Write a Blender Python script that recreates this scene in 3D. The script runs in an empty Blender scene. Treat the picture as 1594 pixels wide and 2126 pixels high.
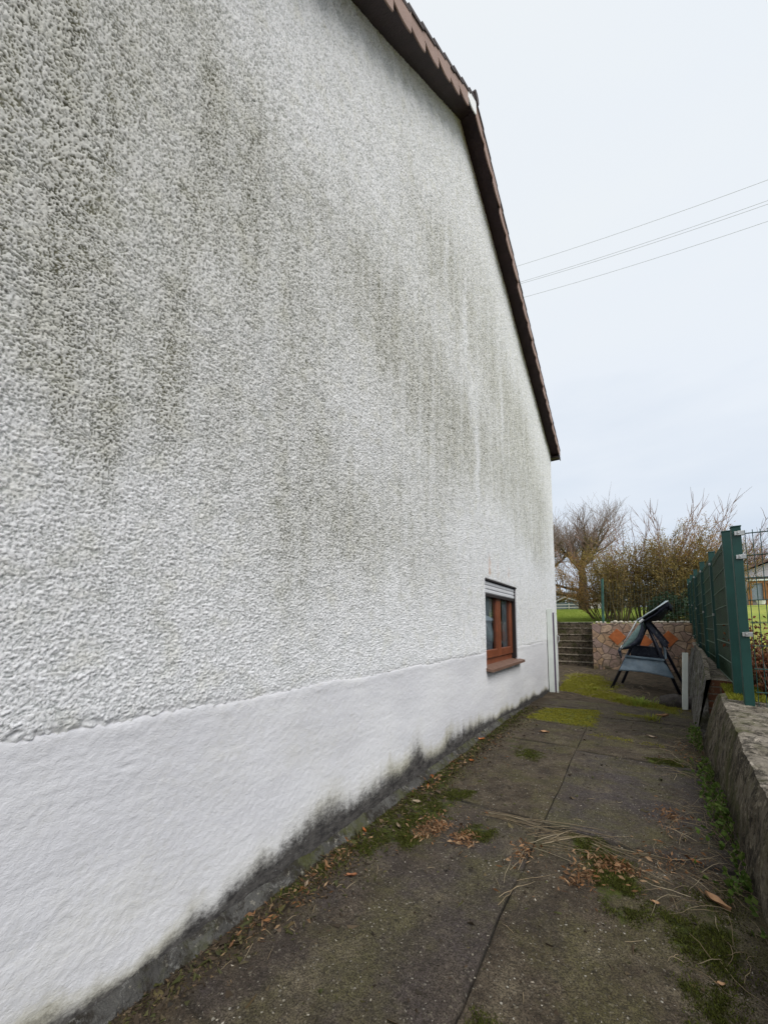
import bpy, bmesh, math, random
import numpy as np
from mathutils import Vector, Matrix, noise
R = math.radians
rng = random.Random(7)
C = bpy.context.scene.collection
sc = bpy.context.scene

# ------------------------------------------------------------------ camera, sky, sun, exposure
cd = bpy.data.cameras.new("camera")
cam = bpy.data.objects.new("camera", cd); C.objects.link(cam)
cam.location = (1.5, 0.0, 1.3)
cam.rotation_euler = (R(95.0), 0.0, R(32.672))
cd.lens = 800.0 / 2126.0 * 36.0; cd.sensor_width = 36.0; cd.sensor_fit = 'AUTO'
cd.shift_y = 165.0 / 2126.0
cd.clip_start = 0.03; cd.clip_end = 3000.0
sc.camera = cam

SUN_EL, SUN_AZ = 48.0, 122.0            # azimuth of the bright patch of cloud, from +Y towards +X
w = bpy.data.worlds.new("World"); sc.world = w; w.use_nodes = True
wt = w.node_tree; wt.nodes.clear()
def wn(t, **k):
    n = wt.nodes.new(t)
    for a, b in k.items(): setattr(n, a, b)
    return n
sky = wn('ShaderNodeTexSky', sky_type='NISHITA', sun_disc=False)
sky.sun_elevation = R(SUN_EL); sky.sun_rotation = R(SUN_AZ)
tc = wn('ShaderNodeTexCoord'); sep = wn('ShaderNodeSeparateXYZ')
wt.links.new(tc.outputs['Generated'], sep.inputs[0])
mp = wn('ShaderNodeMapping'); mp.inputs['Scale'].default_value = (1.6, 1.6, 5.0)
wt.links.new(tc.outputs['Generated'], mp.inputs[0])
nz = wn('ShaderNodeTexNoise'); nz.inputs['Scale'].default_value = 1.5; nz.inputs['Detail'].default_value = 4
wt.links.new(mp.outputs[0], nz.inputs['Vector'])
# overcast cloud deck: brighter towards the zenith, bluish grey near the horizon, softly mottled
rp = wn('ShaderNodeValToRGB')
e = rp.color_ramp.elements
e[0].position = 0.0; e[0].color = (6.2/9.6, 7.1/9.6, 8.5/9.6, 1)
e[1].position = 1.0; e[1].color = (8.95/9.6, 9.35/9.6, 1, 1)
m = e.new(0.18); m.color = (7.0/9.6, 7.8/9.6, 8.9/9.6, 1)
m = e.new(0.45); m.color = (8.5/9.6, 9.05/9.6, 9.75/9.6, 1)
ad = wn('ShaderNodeMath', operation='MULTIPLY_ADD'); ad.inputs[1].default_value = 0.55; ad.inputs[2].default_value = -0.27
wt.links.new(nz.outputs['Fac'], ad.inputs[0])
a2 = wn('ShaderNodeMath', operation='ADD'); wt.links.new(ad.outputs[0], a2.inputs[0]); wt.links.new(sep.outputs['Z'], a2.inputs[1])
wt.links.new(a2.outputs[0], rp.inputs[0])
sc_ = wn('ShaderNodeVectorMath', operation='SCALE'); sc_.inputs['Scale'].default_value = 9.8
wt.links.new(rp.outputs[0], sc_.inputs[0])
mx = wn('ShaderNodeMix', data_type='RGBA'); mx.inputs[0].default_value = 0.93
wt.links.new(sky.outputs[0], mx.inputs[6]); wt.links.new(sc_.outputs[0], mx.inputs[7])
bg = wn('ShaderNodeBackground'); bg.inputs['Strength'].default_value = 0.1
wo = wn('ShaderNodeOutputWorld')
wt.links.new(mx.outputs[2], bg.inputs[0]); wt.links.new(bg.outputs[0], wo.inputs[0])

sl = bpy.data.lights.new("sun", 'SUN'); sl.energy = 3.2; sl.angle = R(40); sl.color = (1.0, 0.97, 0.93)
so = bpy.data.objects.new("sun", sl); C.objects.link(so)
dv = Vector((math.sin(R(SUN_AZ))*math.cos(R(SUN_EL)), math.cos(R(SUN_AZ))*math.cos(R(SUN_EL)), math.sin(R(SUN_EL))))
so.rotation_euler = dv.to_track_quat('Z', 'Y').to_euler()
so.location = (20, 5, 30)
sc.view_settings.view_transform = 'Standard'; sc.view_settings.look = 'None'
sc.view_settings.exposure = 0.0; sc.view_settings.gamma = 1.0

# ------------------------------------------------------------------ helpers
ORG = {}
def link(o):
    C.objects.link(o); return o
def thing(name, loc, label, cat, group=None):
    o = link(bpy.data.objects.new(name, None)); o.location = loc; o.empty_display_size = 0.1
    ORG[o.name] = Vector(loc)
    return tag(o, label, cat, group)
def tag(o, label=None, cat=None, group=None, kind=None):
    if label: o['label'] = label
    if cat: o['category'] = cat
    if group: o['group'] = group
    if kind: o['kind'] = kind
    return o
def dup(root):
    r = root.copy(); link(r)
    for ch in list(root.children):
        c = ch.copy(); link(c); c.parent = r
        for g in list(ch.children):
            d = g.copy(); link(d); d.parent = c
    return r

class MB:
    def __init__(s): s.v = []; s.f = []; s.mi = []; s.att = {}; s.cur = 0
    def add(s, vs, fs):
        b = len(s.v); s.v += [tuple(p) for p in vs]
        for f in fs: s.f.append(tuple(b+i for i in f)); s.mi.append(s.cur)
        return b
    def box(s, x0, y0, z0, x1, y1, z1, M=None):
        vs = [Vector(p) for p in ((x0,y0,z0),(x1,y0,z0),(x1,y1,z0),(x0,y1,z0),(x0,y0,z1),(x1,y0,z1),(x1,y1,z1),(x0,y1,z1))]
        if M is not None: vs = [M @ p for p in vs]
        s.add(vs, [(0,3,2,1),(4,5,6,7),(0,1,5,4),(1,2,6,5),(2,3,7,6),(3,0,4,7)])
    def bar(s, a, b, wd, dp, up=(0,0,1)):
        a = Vector(a); b = Vector(b); d = (b-a); L = d.length; d.normalize(); u = Vector(up)
        if abs(d.dot(u)) > .97: u = Vector((1,0,0))
        x = d.cross(u).normalized(); u = x.cross(d).normalized()
        M = Matrix((x, d, u)).transposed().to_4x4(); M.translation = a
        s.box(-wd/2, 0, -dp/2, wd/2, L, dp/2, M)
    def tube(s, pts, rad, n=6, cap=True):
        pts = [Vector(p) for p in pts]
        if not hasattr(rad, '__len__'): rad = [rad]*len(pts)
        ref = Vector((0.31, 0.52, 0.79)); vs = []; fs = []
        for i, p in enumerate(pts):
            d = (pts[min(i+1, len(pts)-1)] - pts[max(i-1, 0)])
            if d.length < 1e-9: d = Vector((0,0,1))
            d.normalize()
            if abs(d.dot(ref)) > .95: rr = Vector((1,0,0))
            else: rr = ref
            x = d.cross(rr).normalized(); y = d.cross(x)
            for k in range(n):
                a = 2*math.pi*k/n
                vs.append(p + (x*math.cos(a) + y*math.sin(a))*rad[i])
        for i in range(len(pts)-1):
            for k in range(n):
                k2 = (k+1) % n
                fs.append((i*n+k, i*n+k2, (i+1)*n+k2, (i+1)*n+k))
        if cap: fs += [tuple(range(n))[::-1], tuple((len(pts)-1)*n+k for k in range(n))]
        s.add(vs, fs)
    def prism(s, poly, axis, a, b):
        def mk(p, t):
            return (t, p[0], p[1]) if axis == 'x' else ((p[0], t, p[1]) if axis == 'y' else (p[0], p[1], t))
        n = len(poly); vs = [mk(p, a) for p in poly] + [mk(p, b) for p in poly]
        fs = [tuple(range(n)), tuple(range(2*n-1, n-1, -1))] + [(i, n+i, n+(i+1) % n, (i+1) % n) for i in range(n)]
        s.add(vs, fs)
    def build(s, name, mat, parent=None, smooth=False, bevel=0.0, recalc=True):
        me = bpy.data.meshes.new(name)
        off = ORG.get(parent.name, Vector()) if parent else Vector()
        me.from_pydata([(p[0]-off.x, p[1]-off.y, p[2]-off.z) for p in s.v], [], s.f)
        mats = mat if isinstance(mat, (list, tuple)) else [mat]
        for m_ in mats: me.materials.append(m_)
        if len(mats) > 1: me.polygons.foreach_set('material_index', s.mi)
        for k, vals in s.att.items():
            a = me.attributes.new(k, 'FLOAT', 'POINT'); a.data.foreach_set('value', vals)
        if smooth: me.polygons.foreach_set('use_smooth', [True]*len(me.polygons))
        me.update()
        if recalc:
            bm = bmesh.new(); bm.from_mesh(me); bmesh.ops.recalc_face_normals(bm, faces=bm.faces); bm.to_mesh(me); bm.free()
        o = link(bpy.data.objects.new(name, me))
        if parent: o.parent = parent; ORG[o.name] = off
        else: ORG[o.name] = Vector()
        if bevel:
            b = o.modifiers.new('bevel', 'BEVEL'); b.width = bevel; b.segments = 2; b.limit_method = 'ANGLE'
        return o

# ------------------------------------------------------------------ material helper
class NT:
    def __init__(s, name):
        s.m = bpy.data.materials.new(name); s.m.use_nodes = True; s.t = s.m.node_tree; s.t.nodes.clear()
        s.out = s.t.nodes.new('ShaderNodeOutputMaterial'); s.b = s.t.nodes.new('ShaderNodeBsdfPrincipled')
        s.t.links.new(s.b.outputs[0], s.out.inputs[0])
        s.geo = s.t.nodes.new('ShaderNodeNewGeometry'); s.pos = s.geo.outputs['Position']
        s.b.inputs['Roughness'].default_value = 0.85
        s.b.inputs['Specular IOR Level'].default_value = 0.25
    def n(s, t, **k):
        x = s.t.nodes.new(t)
        for a, b in k.items(): setattr(x, a, b)
        return x
    def l(s, a, b):
        if isinstance(a, (int, float)): b.default_value = a
        elif isinstance(a, tuple): b.default_value = a if len(a) == 4 or len(b.default_value) == 3 else a + (1,)
        else: s.t.links.new(a, b)
    def obj(s): s.pos = s.n('ShaderNodeTexCoord').outputs['Object']; return s
    def vec(s, scale=(1,1,1)):
        mp_ = s.n('ShaderNodeMapping'); mp_.inputs['Scale'].default_value = scale; s.l(s.pos, mp_.inputs[0]); return mp_.outputs[0]
    def noise(s, scale, detail=4, rough=.55, v=None, dist=0.0):
        x = s.n('ShaderNodeTexNoise'); x.inputs['Scale'].default_value = scale; x.inputs['Detail'].default_value = detail
        x.inputs['Roughness'].default_value = rough; x.inputs['Distortion'].default_value = dist
        s.l(v if v is not None else s.pos, x.inputs['Vector']); return x.outputs['Fac']
    def vor(s, scale, feature='F1', v=None, out='Distance', rand=1.0):
        x = s.n('ShaderNodeTexVoronoi', feature=feature); x.inputs['Scale'].default_value = scale
        x.inputs['Randomness'].default_value = rand
        s.l(v if v is not None else s.pos, x.inputs['Vector']); return x.outputs[out]
    def ramp(s, f, a, b, ca=0.0, cb=1.0):
        x = s.n('ShaderNodeMapRange', interpolation_type='SMOOTHSTEP')
        s.l(f, x.inputs[0]); x.inputs[1].default_value = a; x.inputs[2].default_value = b
        x.inputs[3].default_value = ca; x.inputs[4].default_value = cb; return x.outputs[0]
    def math(s, op, a, b=0.0, c=None, clamp=False):
        x = s.n('ShaderNodeMath', operation=op, use_clamp=clamp); s.l(a, x.inputs[0]); s.l(b, x.inputs[1])
        if c is not None: s.l(c, x.inputs[2])
        return x.outputs[0]
    def mix(s, f, a, b, mode='MIX'):
        x = s.n('ShaderNodeMix', data_type='RGBA', blend_type=mode); s.l(f, x.inputs[0]); s.l(a, x.inputs[6]); s.l(b, x.inputs[7]); return x.outputs[2]
    def attr(s, name):
        x = s.n('ShaderNodeAttribute', attribute_name=name); return x.outputs['Fac']
    def xyz(s):
        x = s.n('ShaderNodeSeparateXYZ'); s.l(s.pos, x.inputs[0]); return x.outputs
    def rnd(s): return s.n('ShaderNodeObjectInfo').outputs['Random']
    def island(s): return s.geo.outputs['Random Per Island']
    def bump(s, h, dist=.01, strength=1.0):
        x = s.n('ShaderNodeBump'); x.inputs['Strength'].default_value = strength; x.inputs['Distance'].default_value = dist
        s.l(h, x.inputs['Height']); s.l(x.outputs[0], s.b.inputs['Normal']); return x
    def col(s, c): s.l(c, s.b.inputs['Base Color']); return s
    def rough(s, r): s.l(r, s.b.inputs['Roughness']); return s
    def spec(s, r): s.l(r, s.b.inputs['Specular IOR Level']); return s

def simple(name, c, rough=.6, var=.25, scale=12, bump=0.0, bscale=80, metal=0.0, spec=.3, c2=None):
    t = NT(name); f = t.ramp(t.noise(scale, 5), .3, .7)
    d = c2 if c2 else tuple(x*(1-var) for x in c)
    t.col(t.mix(f, c, d)).rough(rough).spec(spec); t.b.inputs['Metallic'].default_value = metal
    if bump: t.bump(t.noise(bscale, 4), bump)
    return t.m

def leafmat(name, cols, trans=0.25):
    t = NT(name); r = t.island(); rp_ = t.n('ShaderNodeValToRGB'); t.l(r, rp_.inputs[0])
    e_ = rp_.color_ramp.elements; n_ = len(cols)
    while len(e_) < n_: e_.new(.5)
    for i, c in enumerate(cols): e_[i].position = i/(n_-1); e_[i].color = c + (1,)
    t.col(rp_.outputs[0]).rough(.7).spec(.2)
    if trans:
        tr = t.n('ShaderNodeBsdfTranslucent'); t.l(rp_.outputs[0], tr.inputs[0])
        ms = t.n('ShaderNodeMixShader'); ms.inputs[0].default_value = trans
        t.t.links.new(t.b.outputs[0], ms.inputs[1]); t.t.links.new(tr.outputs[0], ms.inputs[2]); t.t.links.new(ms.outputs[0], t.out.inputs[0])
    return t.m

def fbm(x, y, z=0.0, o=4): return noise.fractal((x, y, z), 1.0, 2.0, o)     # about -1..1
def sstep(a, b, x):
    t = max(0.0, min(1.0, (x-a)/(b-a))); return t*t*(3-2*t)
def inpoly(x, y, P):
    c = False; j = len(P)-1
    for i in range(len(P)):
        if (P[i][1] > y) != (P[j][1] > y) and x < (P[j][0]-P[i][0])*(y-P[i][1])/(P[j][1]-P[i][1]) + P[i][0]: c = not c
        j = i
    return c
def pdist(x, y, P):
    d = 1e9
    for i in range(len(P)):
        ax, ay = P[i]; bx, by = P[(i+1) % len(P)]
        t = max(0, min(1, ((x-ax)*(bx-ax)+(y-ay)*(by-ay))/((bx-ax)**2+(by-ay)**2+1e-9)))
        d = min(d, math.hypot(x-ax-t*(bx-ax), y-ay-t*(by-ay)))
    return d

def gz(Y):                      # level of the path and yard
    return .05 if Y < 5.2 else max(-.12, .05 - .17*(Y-5.2)/4.8)
def tz(X, Y):                   # level of the upper garden
    P = ((-20,.36),(4.5,.44),(7,.62),(11,1.12),(14.6,1.33),(17,1.44),(28,2.35),(120,4.8),(400,9.0),(1500,9.0))
    for (a, za), (b, zb) in zip(P, P[1:]):
        if Y <= b: return za + (zb-za)*(Y-a)/(b-a)
    return 9.0
def xt(Y): return 2.0 + .075*(Y-2.7)           # top edge of the right hand walls
def xb(Y): return 1.90 + .050*(Y-2.2)          # their foot

# ------------------------------------------------------------------ materials
def mat_wall():
    t = NT('white_roughcast_render'); X, Y, Z = t.xyz()
    t.bump(t.math('MULTIPLY_ADD', t.noise(420, 3, .75), .6, t.noise(210, 3, .75)), .0036, 1.0)
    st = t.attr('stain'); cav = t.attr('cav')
    streak = t.noise(1.0, 6, .66, t.vec((1, 8.5, .5))); blot = t.noise(2.3, 6, .65)
    s2 = t.math('MULTIPLY', st, t.ramp(t.math('MULTIPLY_ADD', blot, .25, t.math('MULTIPLY', streak, 1.0)), .42, .80, .35, 1.25))
    white = t.mix(t.noise(3, 4), (.84, .84, .85), (.78, .785, .80))
    warm = t.mix(t.ramp(t.noise(7, 5), .48, .72, 0, .45), white, (.70, .69, .61))
    tint = t.math('MULTIPLY', t.math('MULTIPLY_ADD', s2, .45, t.math('MULTIPLY', st, .42)), .60, clamp=True)
    base = t.mix(tint, warm, t.mix(t.noise(6, 4), (.39, .378, .272), (.47, .458, .37)))
    c = t.mix(t.math('MULTIPLY', cav, .46), base, (.20, .235, .215))          # grime plus painted-in shade in the hollows
    algae = t.mix(t.ramp(t.noise(4.5, 3), .35, .65), (.088, .084, .058), (.145, .138, .088))
    c = t.mix(t.math('MULTIPLY', t.math('MULTIPLY', cav, 1.0), s2, clamp=True), c, algae)  # algae in stained hollows, also deepening their painted shade
    c = t.mix(t.math('MULTIPLY', t.attr('rust'), t.ramp(t.noise(14, 4), .35, .65)), c, (.55, .30, .16))
    t.col(c).rough(.92).spec(.12)
    return t.m

def mat_plinth():
    t = NT('painted_smooth_plinth'); X, Y, Z = t.xyz()
    t.bump(t.math('MULTIPLY_ADD', t.noise(260, 3, .7), .45, t.noise(110, 4, .7, t.vec((1, .8, 1.1)))), .0030, 1.0)
    c = t.mix(t.ramp(t.noise(1.4, 5, .62, t.vec((1, .5, 1.7))), .35, .68), (.56, .56, .585), (.65, .65, .665))
    c = t.mix(t.ramp(t.noise(2.2, 6, .65), .52, .78, 0, .35), c, (.56, .55, .50))
    c = t.mix(t.ramp(t.noise(17, 5, .7, t.vec((1, .7, 1.2))), .60, .74, 0, .22), c, (.40, .40, .40))
    c = t.mix(t.math('MULTIPLY', t.ramp(t.noise(85, 6, .8), .66, .74, 0, .6), t.ramp(Z, .75, .15, .15, 1)), c, (.20, .18, .14))   # mud splashes
    bd = t.attr('damp')
    bn = t.math('MULTIPLY_ADD', t.noise(30, 10, .85, t.vec((1, .75, 1.15))), .85, t.math('MULTIPLY_ADD', t.noise(4, 3), .22, t.math('SUBTRACT', bd, .535)))
    halo = t.math('MULTIPLY', t.ramp(bn, -.06, .46), t.ramp(t.noise(1.9, 3), .38, .62, .30, 1.0))
    c = t.mix(t.math('MULTIPLY', halo, .62), c, (.30, .275, .15))
    dk = t.mix(t.ramp(t.noise(20, 6, .7, t.vec((1, .6, 1.4))), .35, .65), (.030, .028, .028), (.085, .080, .075))
    dk = t.mix(t.ramp(t.noise(55, 5, .75), .58, .70, 0, .7), dk, (.26, .26, .255))
    c = t.mix(t.ramp(bn, .26, .66), c, dk)
    t.col(c).rough(.88).spec(.15)
    return t.m

def mat_path():
    t = NT('old_concrete_slabs'); X, Y, Z = t.xyz()
    n1 = t.noise(1.6, 6, .6); n2 = t.noise(9, 6, .65); n3 = t.noise(120, 3)
    c = t.mix(t.ramp(n2, .32, .68), (.044, .032, .022), (.112, .087, .060))
    c = t.mix(t.math('MULTIPLY', t.ramp(t.attr('slab'), .5, .9, 0, .9), t.ramp(t.noise(1.9, 4), .35, .6, .25, 1)), c, t.mix(t.noise(20, 5), (.052, .043, .046), (.088, .075, .080)))
    c = t.mix(t.ramp(t.noise(2.6, 7, .68), .44, .64, 0, .62), c, (.105, .098, .034))
    c = t.mix(t.ramp(t.noise(3.7, 6, .7, t.vec((1.3, .8, 1))), .52, .66, 0, .6), c, (.038, .030, .026))
    c = t.mix(t.ramp(t.noise(3.1, 6, .7), .52, .70, 0, .75), c, (.165, .137, .092))
    c = t.mix(t.ramp(t.noise(46, 5, .75), .50, .70, 0, .85), c, (.015, .013, .010))
    c = t.mix(t.ramp(t.noise(75, 4, .7), .58, .72, 0, .55), c, (.13, .12, .10))
    v1 = t.n('ShaderNodeTexVoronoi'); v1.inputs['Scale'].default_value = 62; t.l(t.pos, v1.inputs['Vector'])
    spz = t.n('ShaderNodeSeparateColor'); t.l(v1.outputs['Color'], spz.inputs[0])
    spr = t.math('MULTIPLY_ADD', t.math('POWER', spz.outputs[1], 2.2), .30, .05)
    spk = t.math('MULTIPLY', t.ramp(t.math('SUBTRACT', t.math('MULTIPLY_ADD', t.noise(160, 2), .22, v1.outputs['Distance']), spr), .16, .07), t.math('GREATER_THAN', spz.outputs[0], .40))
    c = t.mix(t.math('MULTIPLY', spk, t.ramp(t.noise(5, 3), .38, .6, .30, 1.0)), c, t.mix(spz.outputs[2], (.22, .195, .15), (.44, .41, .35)))
    f1 = t.noise(170, 4, .75); f2 = t.noise(62, 5, .75)
    c = t.mix(t.ramp(f1, .42, .60, .0, .85), c, (.020, .016, .011))
    c = t.mix(t.ramp(f2, .55, .68, 0, .55), c, (.20, .175, .13))
    dirt = t.math('MULTIPLY_ADD', t.noise(9, 7, .75), .55, t.math('MULTIPLY', X, -1.0))
    c = t.mix(t.ramp(dirt, .02, .16, 0, .85), c, t.mix(t.ramp(t.noise(60, 5, .8), .4, .62), (.018, .013, .009), (.062, .045, .026)))
    ms = t.math('MULTIPLY_ADD', t.noise(13, 6, .7), 1.5, t.math('SUBTRACT', t.attr('moss'), .92))
    far = t.ramp(Y, 4.6, 5.6)
    mc = t.mix(t.ramp(t.noise(28, 4), .35, .65), t.mix(far, (.018, .022, .005), (.045, .050, .007)), t.mix(far, (.050, .062, .009), (.13, .135, .014)))
    c = t.mix(t.ramp(ms, .28, .62), c, mc)
    c = t.mix(t.attr('gap'), c, (.010, .009, .007))
    t.col(c).rough(.88).spec(.2)
    hh = t.math('MULTIPLY_ADD', n3, .5, t.math('MULTIPLY_ADD', spk, .35, t.math('MULTIPLY', t.noise(40, 4), 1.0)))
    hh = t.math('MULTIPLY_ADD', f1, .5, hh)
    t.bump(hh, .010, 1.0)
    return t.m

def mat_yard():
    t = NT('mossy_soil'); n2 = t.noise(7, 6, .65)
    c = t.mix(t.ramp(n2, .3, .7), (.042, .033, .024), (.105, .082, .058))
    c = t.mix(t.ramp(t.noise(40, 4, .7), .55, .72, 0, .6), c, (.16, .13, .09))
    ms = t.math('MULTIPLY_ADD', t.noise(5, 7, .75), 2.6, t.math('SUBTRACT', t.attr('moss'), 1.55))
    mc = t.mix(t.ramp(t.noise(18, 4), .35, .65), (.09, .085, .014), (.26, .24, .032))
    c = t.mix(t.ramp(ms, .26, .6), c, mc)
    t.col(c).rough(.95).spec(.1); t.bump(t.noise(35, 6, .7), .03); return t.m

def mat_parapet(name, base, pale, streak=False):
    t = NT(name)
    n = t.noise(5, 6, .65, t.vec((1, 1, .9) if not streak else (1, 2.6, .35)))
    c = t.mix(t.ramp(n, .32, .68), base, pale)
    c = t.mix(t.ramp(t.noise(11, 8, .78, t.vec((1, 1, .8)), .4), .47, .58, 0, .85), c, (.026, .022, .018))
    c = t.mix(t.ramp(t.noise(9, 7, .78, t.vec((1, 1, .7)), .5), .55, .63, 0, .85), c, tuple(min(1, x*1.7) for x in pale))
    c = t.mix(t.ramp(t.noise(30, 5, .7), .58, .70, 0, .7), c, (.30, .28, .23))
    c = t.mix(t.ramp(t.noise(3.1, 6, .68), .48, .66, 0, .75), c, (.062, .066, .020))
    t.col(c).rough(.92).spec(.15)
    t.bump(t.math('MULTIPLY_ADD', t.noise(18, 6, .7), 1.0, t.math('MULTIPLY', t.noise(90, 3), .3)), .035); return t.m

def mat_crazy():
    t = NT('crazy_paving_stone')
    wv = t.n('ShaderNodeVectorMath', operation='ADD')
    nn = t.n('ShaderNodeTexNoise'); nn.inputs['Scale'].default_value = 3.2; t.l(t.pos, nn.inputs['Vector'])
    sc1 = t.n('ShaderNodeVectorMath', operation='SCALE'); sc1.inputs['Scale'].default_value = .16; t.l(nn.outputs['Color'], sc1.inputs[0])
    t.l(t.vec((1, .02, 1.1)), wv.inputs[0]); t.l(sc1.outputs[0], wv.inputs[1]); P = wv.outputs[0]
    d = t.vor(4.2, 'DISTANCE_TO_EDGE', P); cc = t.n('ShaderNodeTexVoronoi'); cc.inputs['Scale'].default_value = 4.2; t.l(P, cc.inputs['Vector'])
    sp = t.n('ShaderNodeSeparateColor'); t.l(cc.outputs['Color'], sp.inputs[0])
    r_ = t.n('ShaderNodeValToRGB'); t.l(sp.outputs[0], r_.inputs[0]); E_ = r_.color_ramp.elements
    E_[0].color = (.38, .25, .175, 1); E_[1].color = (.46, .31, .185, 1)
    for p_, q_ in ((.3, (.34, .24, .215, 1)), (.55, (.52, .38, .28, 1)), (.8, (.40, .25, .155, 1))):
        x = E_.new(p_); x.color = q_
    c = t.mix(t.ramp(t.noise(9, 5, .65), .35, .7, 0, .5), r_.outputs[0], (.12, .085, .06))
    m_ = t.ramp(d, .012, .05)
    c = t.mix(m_, (.22, .17, .13), c)
    c = t.mix(t.ramp(t.noise(30, 5, .7), .45, .7, 0, .35), c, (.10, .075, .055))
    X, Y, Z = t.xyz()
    c = t.mix(t.math('MULTIPLY', t.ramp(Z, .35, -.1), t.ramp(t.noise(5, 5), .4, .65, 0, .8)), c, (.06, .06, .022))
    t.col(c).rough(.85); t.bump(t.math('MULTIPLY_ADD', t.noise(22, 5, .65), .5, t.math('MULTIPLY_ADD', sp.outputs[1], .6, m_)), .05); return t.m

def mat_brick():
    t = NT('weathered_brick'); b_ = t.n('ShaderNodeTexBrick')
    mp_ = t.n('ShaderNodeMapping'); mp_.inputs['Rotation'].default_value = (R(90), 0, 0); t.l(t.pos, mp_.inputs[0]); t.l(mp_.outputs[0], b_.inputs['Vector'])
    b_.inputs['Scale'].default_value = 1.0; b_.inputs['Brick Width'].default_value = .24; b_.inputs['Row Height'].default_value = .078; b_.inputs['Mortar Size'].default_value = .008
    b_.inputs['Color1'].default_value = (.17, .065, .034, 1); b_.inputs['Color2'].default_value = (.13, .055, .032, 1); b_.inputs['Mortar'].default_value = (.15, .12, .09, 1)
    c = t.mix(t.ramp(t.noise(9, 6, .7), .48, .66, 0, .85), b_.outputs[0], (.085, .075, .03))
    c = t.mix(t.ramp(t.noise(24, 5, .7), .55, .7, 0, .6), c, (.28, .24, .17))
    t.col(c).rough(.9); t.bump(t.noise(40, 5, .7), .02); return t.m

def mat_grass():
    t = NT('winter_lawn'); c = t.mix(t.ramp(t.noise(.9, 6, .65), .35, .65), (.20, .26, .05), (.30, .32, .075))
    c = t.mix(t.ramp(t.noise(8, 5, .7), .5, .7, 0, .7), c, (.13, .18, .03))
    c = t.mix(t.ramp(t.noise(2.2, 5, .7), .6, .72, 0, .6), c, (.20, .17, .07))
    t.col(c).rough(.95).spec(.1); t.bump(t.noise(22, 4), .04); return t.m

def mat_garden():
    t = NT('garden_soil'); X, Y, Z = t.xyz()
    c = t.mix(t.ramp(t.noise(3, 6, .65), .35, .65), (.22, .28, .05), (.30, .29, .08))
    d = t.mix(t.ramp(t.noise(12, 5), .4, .65), (.055, .035, .022), (.12, .075, .04))
    k = t.math('MULTIPLY_ADD', t.noise(1.1, 4), 3.0, t.math('SUBTRACT', Y, 1.5))
    c = t.mix(t.ramp(k, 8.6, 9.4), d, c)
    t.col(c).rough(.95).spec(.1); t.bump(t.noise(22, 5), .05); return t.m

def mat_bark(name, a, b, moss=.4):
    t = NT(name); n = t.noise(7, 6, .7, t.vec((1, 1, .3))); c = t.mix(t.ramp(n, .35, .65), a, b)
    c = t.mix(t.ramp(t.noise(1.7, 5), .48, .68, 0, moss), c, (.085, .088, .022))
    t.col(c).rough(.95).spec(.1); t.bump(n, .03); return t.m

def mat_glass():
    t = NT('window_glass'); t.t.nodes.remove(t.b)
    tr = t.n('ShaderNodeBsdfTransparent'); tr.inputs[0].default_value = (.80, .84, .86, 1)
    gl = t.n('ShaderNodeBsdfGlossy'); gl.inputs['Roughness'].default_value = .015; gl.inputs[0].default_value = (.9, .93, .95, 1)
    fr = t.n('ShaderNodeFresnel'); fr.inputs['IOR'].default_value = 1.52
    f = t.math('MULTIPLY_ADD', fr.outputs[0], 1.1, .14, clamp=True)
    bp = t.n('ShaderNodeBump'); bp.inputs['Distance'].default_value = .004; bp.inputs['Strength'].default_value = .25; t.l(t.noise(1.6, 2), bp.inputs['Height'])
    t.t.links.new(bp.outputs[0], gl.inputs['Normal'])
    ms = t.n('ShaderNodeMixShader'); t.l(f, ms.inputs[0]); t.t.links.new(tr.outputs[0], ms.inputs[1]); t.t.links.new(gl.outputs[0], ms.inputs[2])
    t.t.links.new(ms.outputs[0], t.out.inputs[0]); return t.m

def mat_sheet(name, a, b):
    t = NT(name); c = t.mix(t.ramp(t.noise(4, 5, .6), .35, .68), a, b); c = t.mix(t.ramp(t.noise(22, 5, .7), .55, .7, 0, .45), c, (.22, .24, .24))
    t.col(c).rough(.55).spec(.35); t.bump(t.noise(9, 4), .02); return t.m

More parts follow.
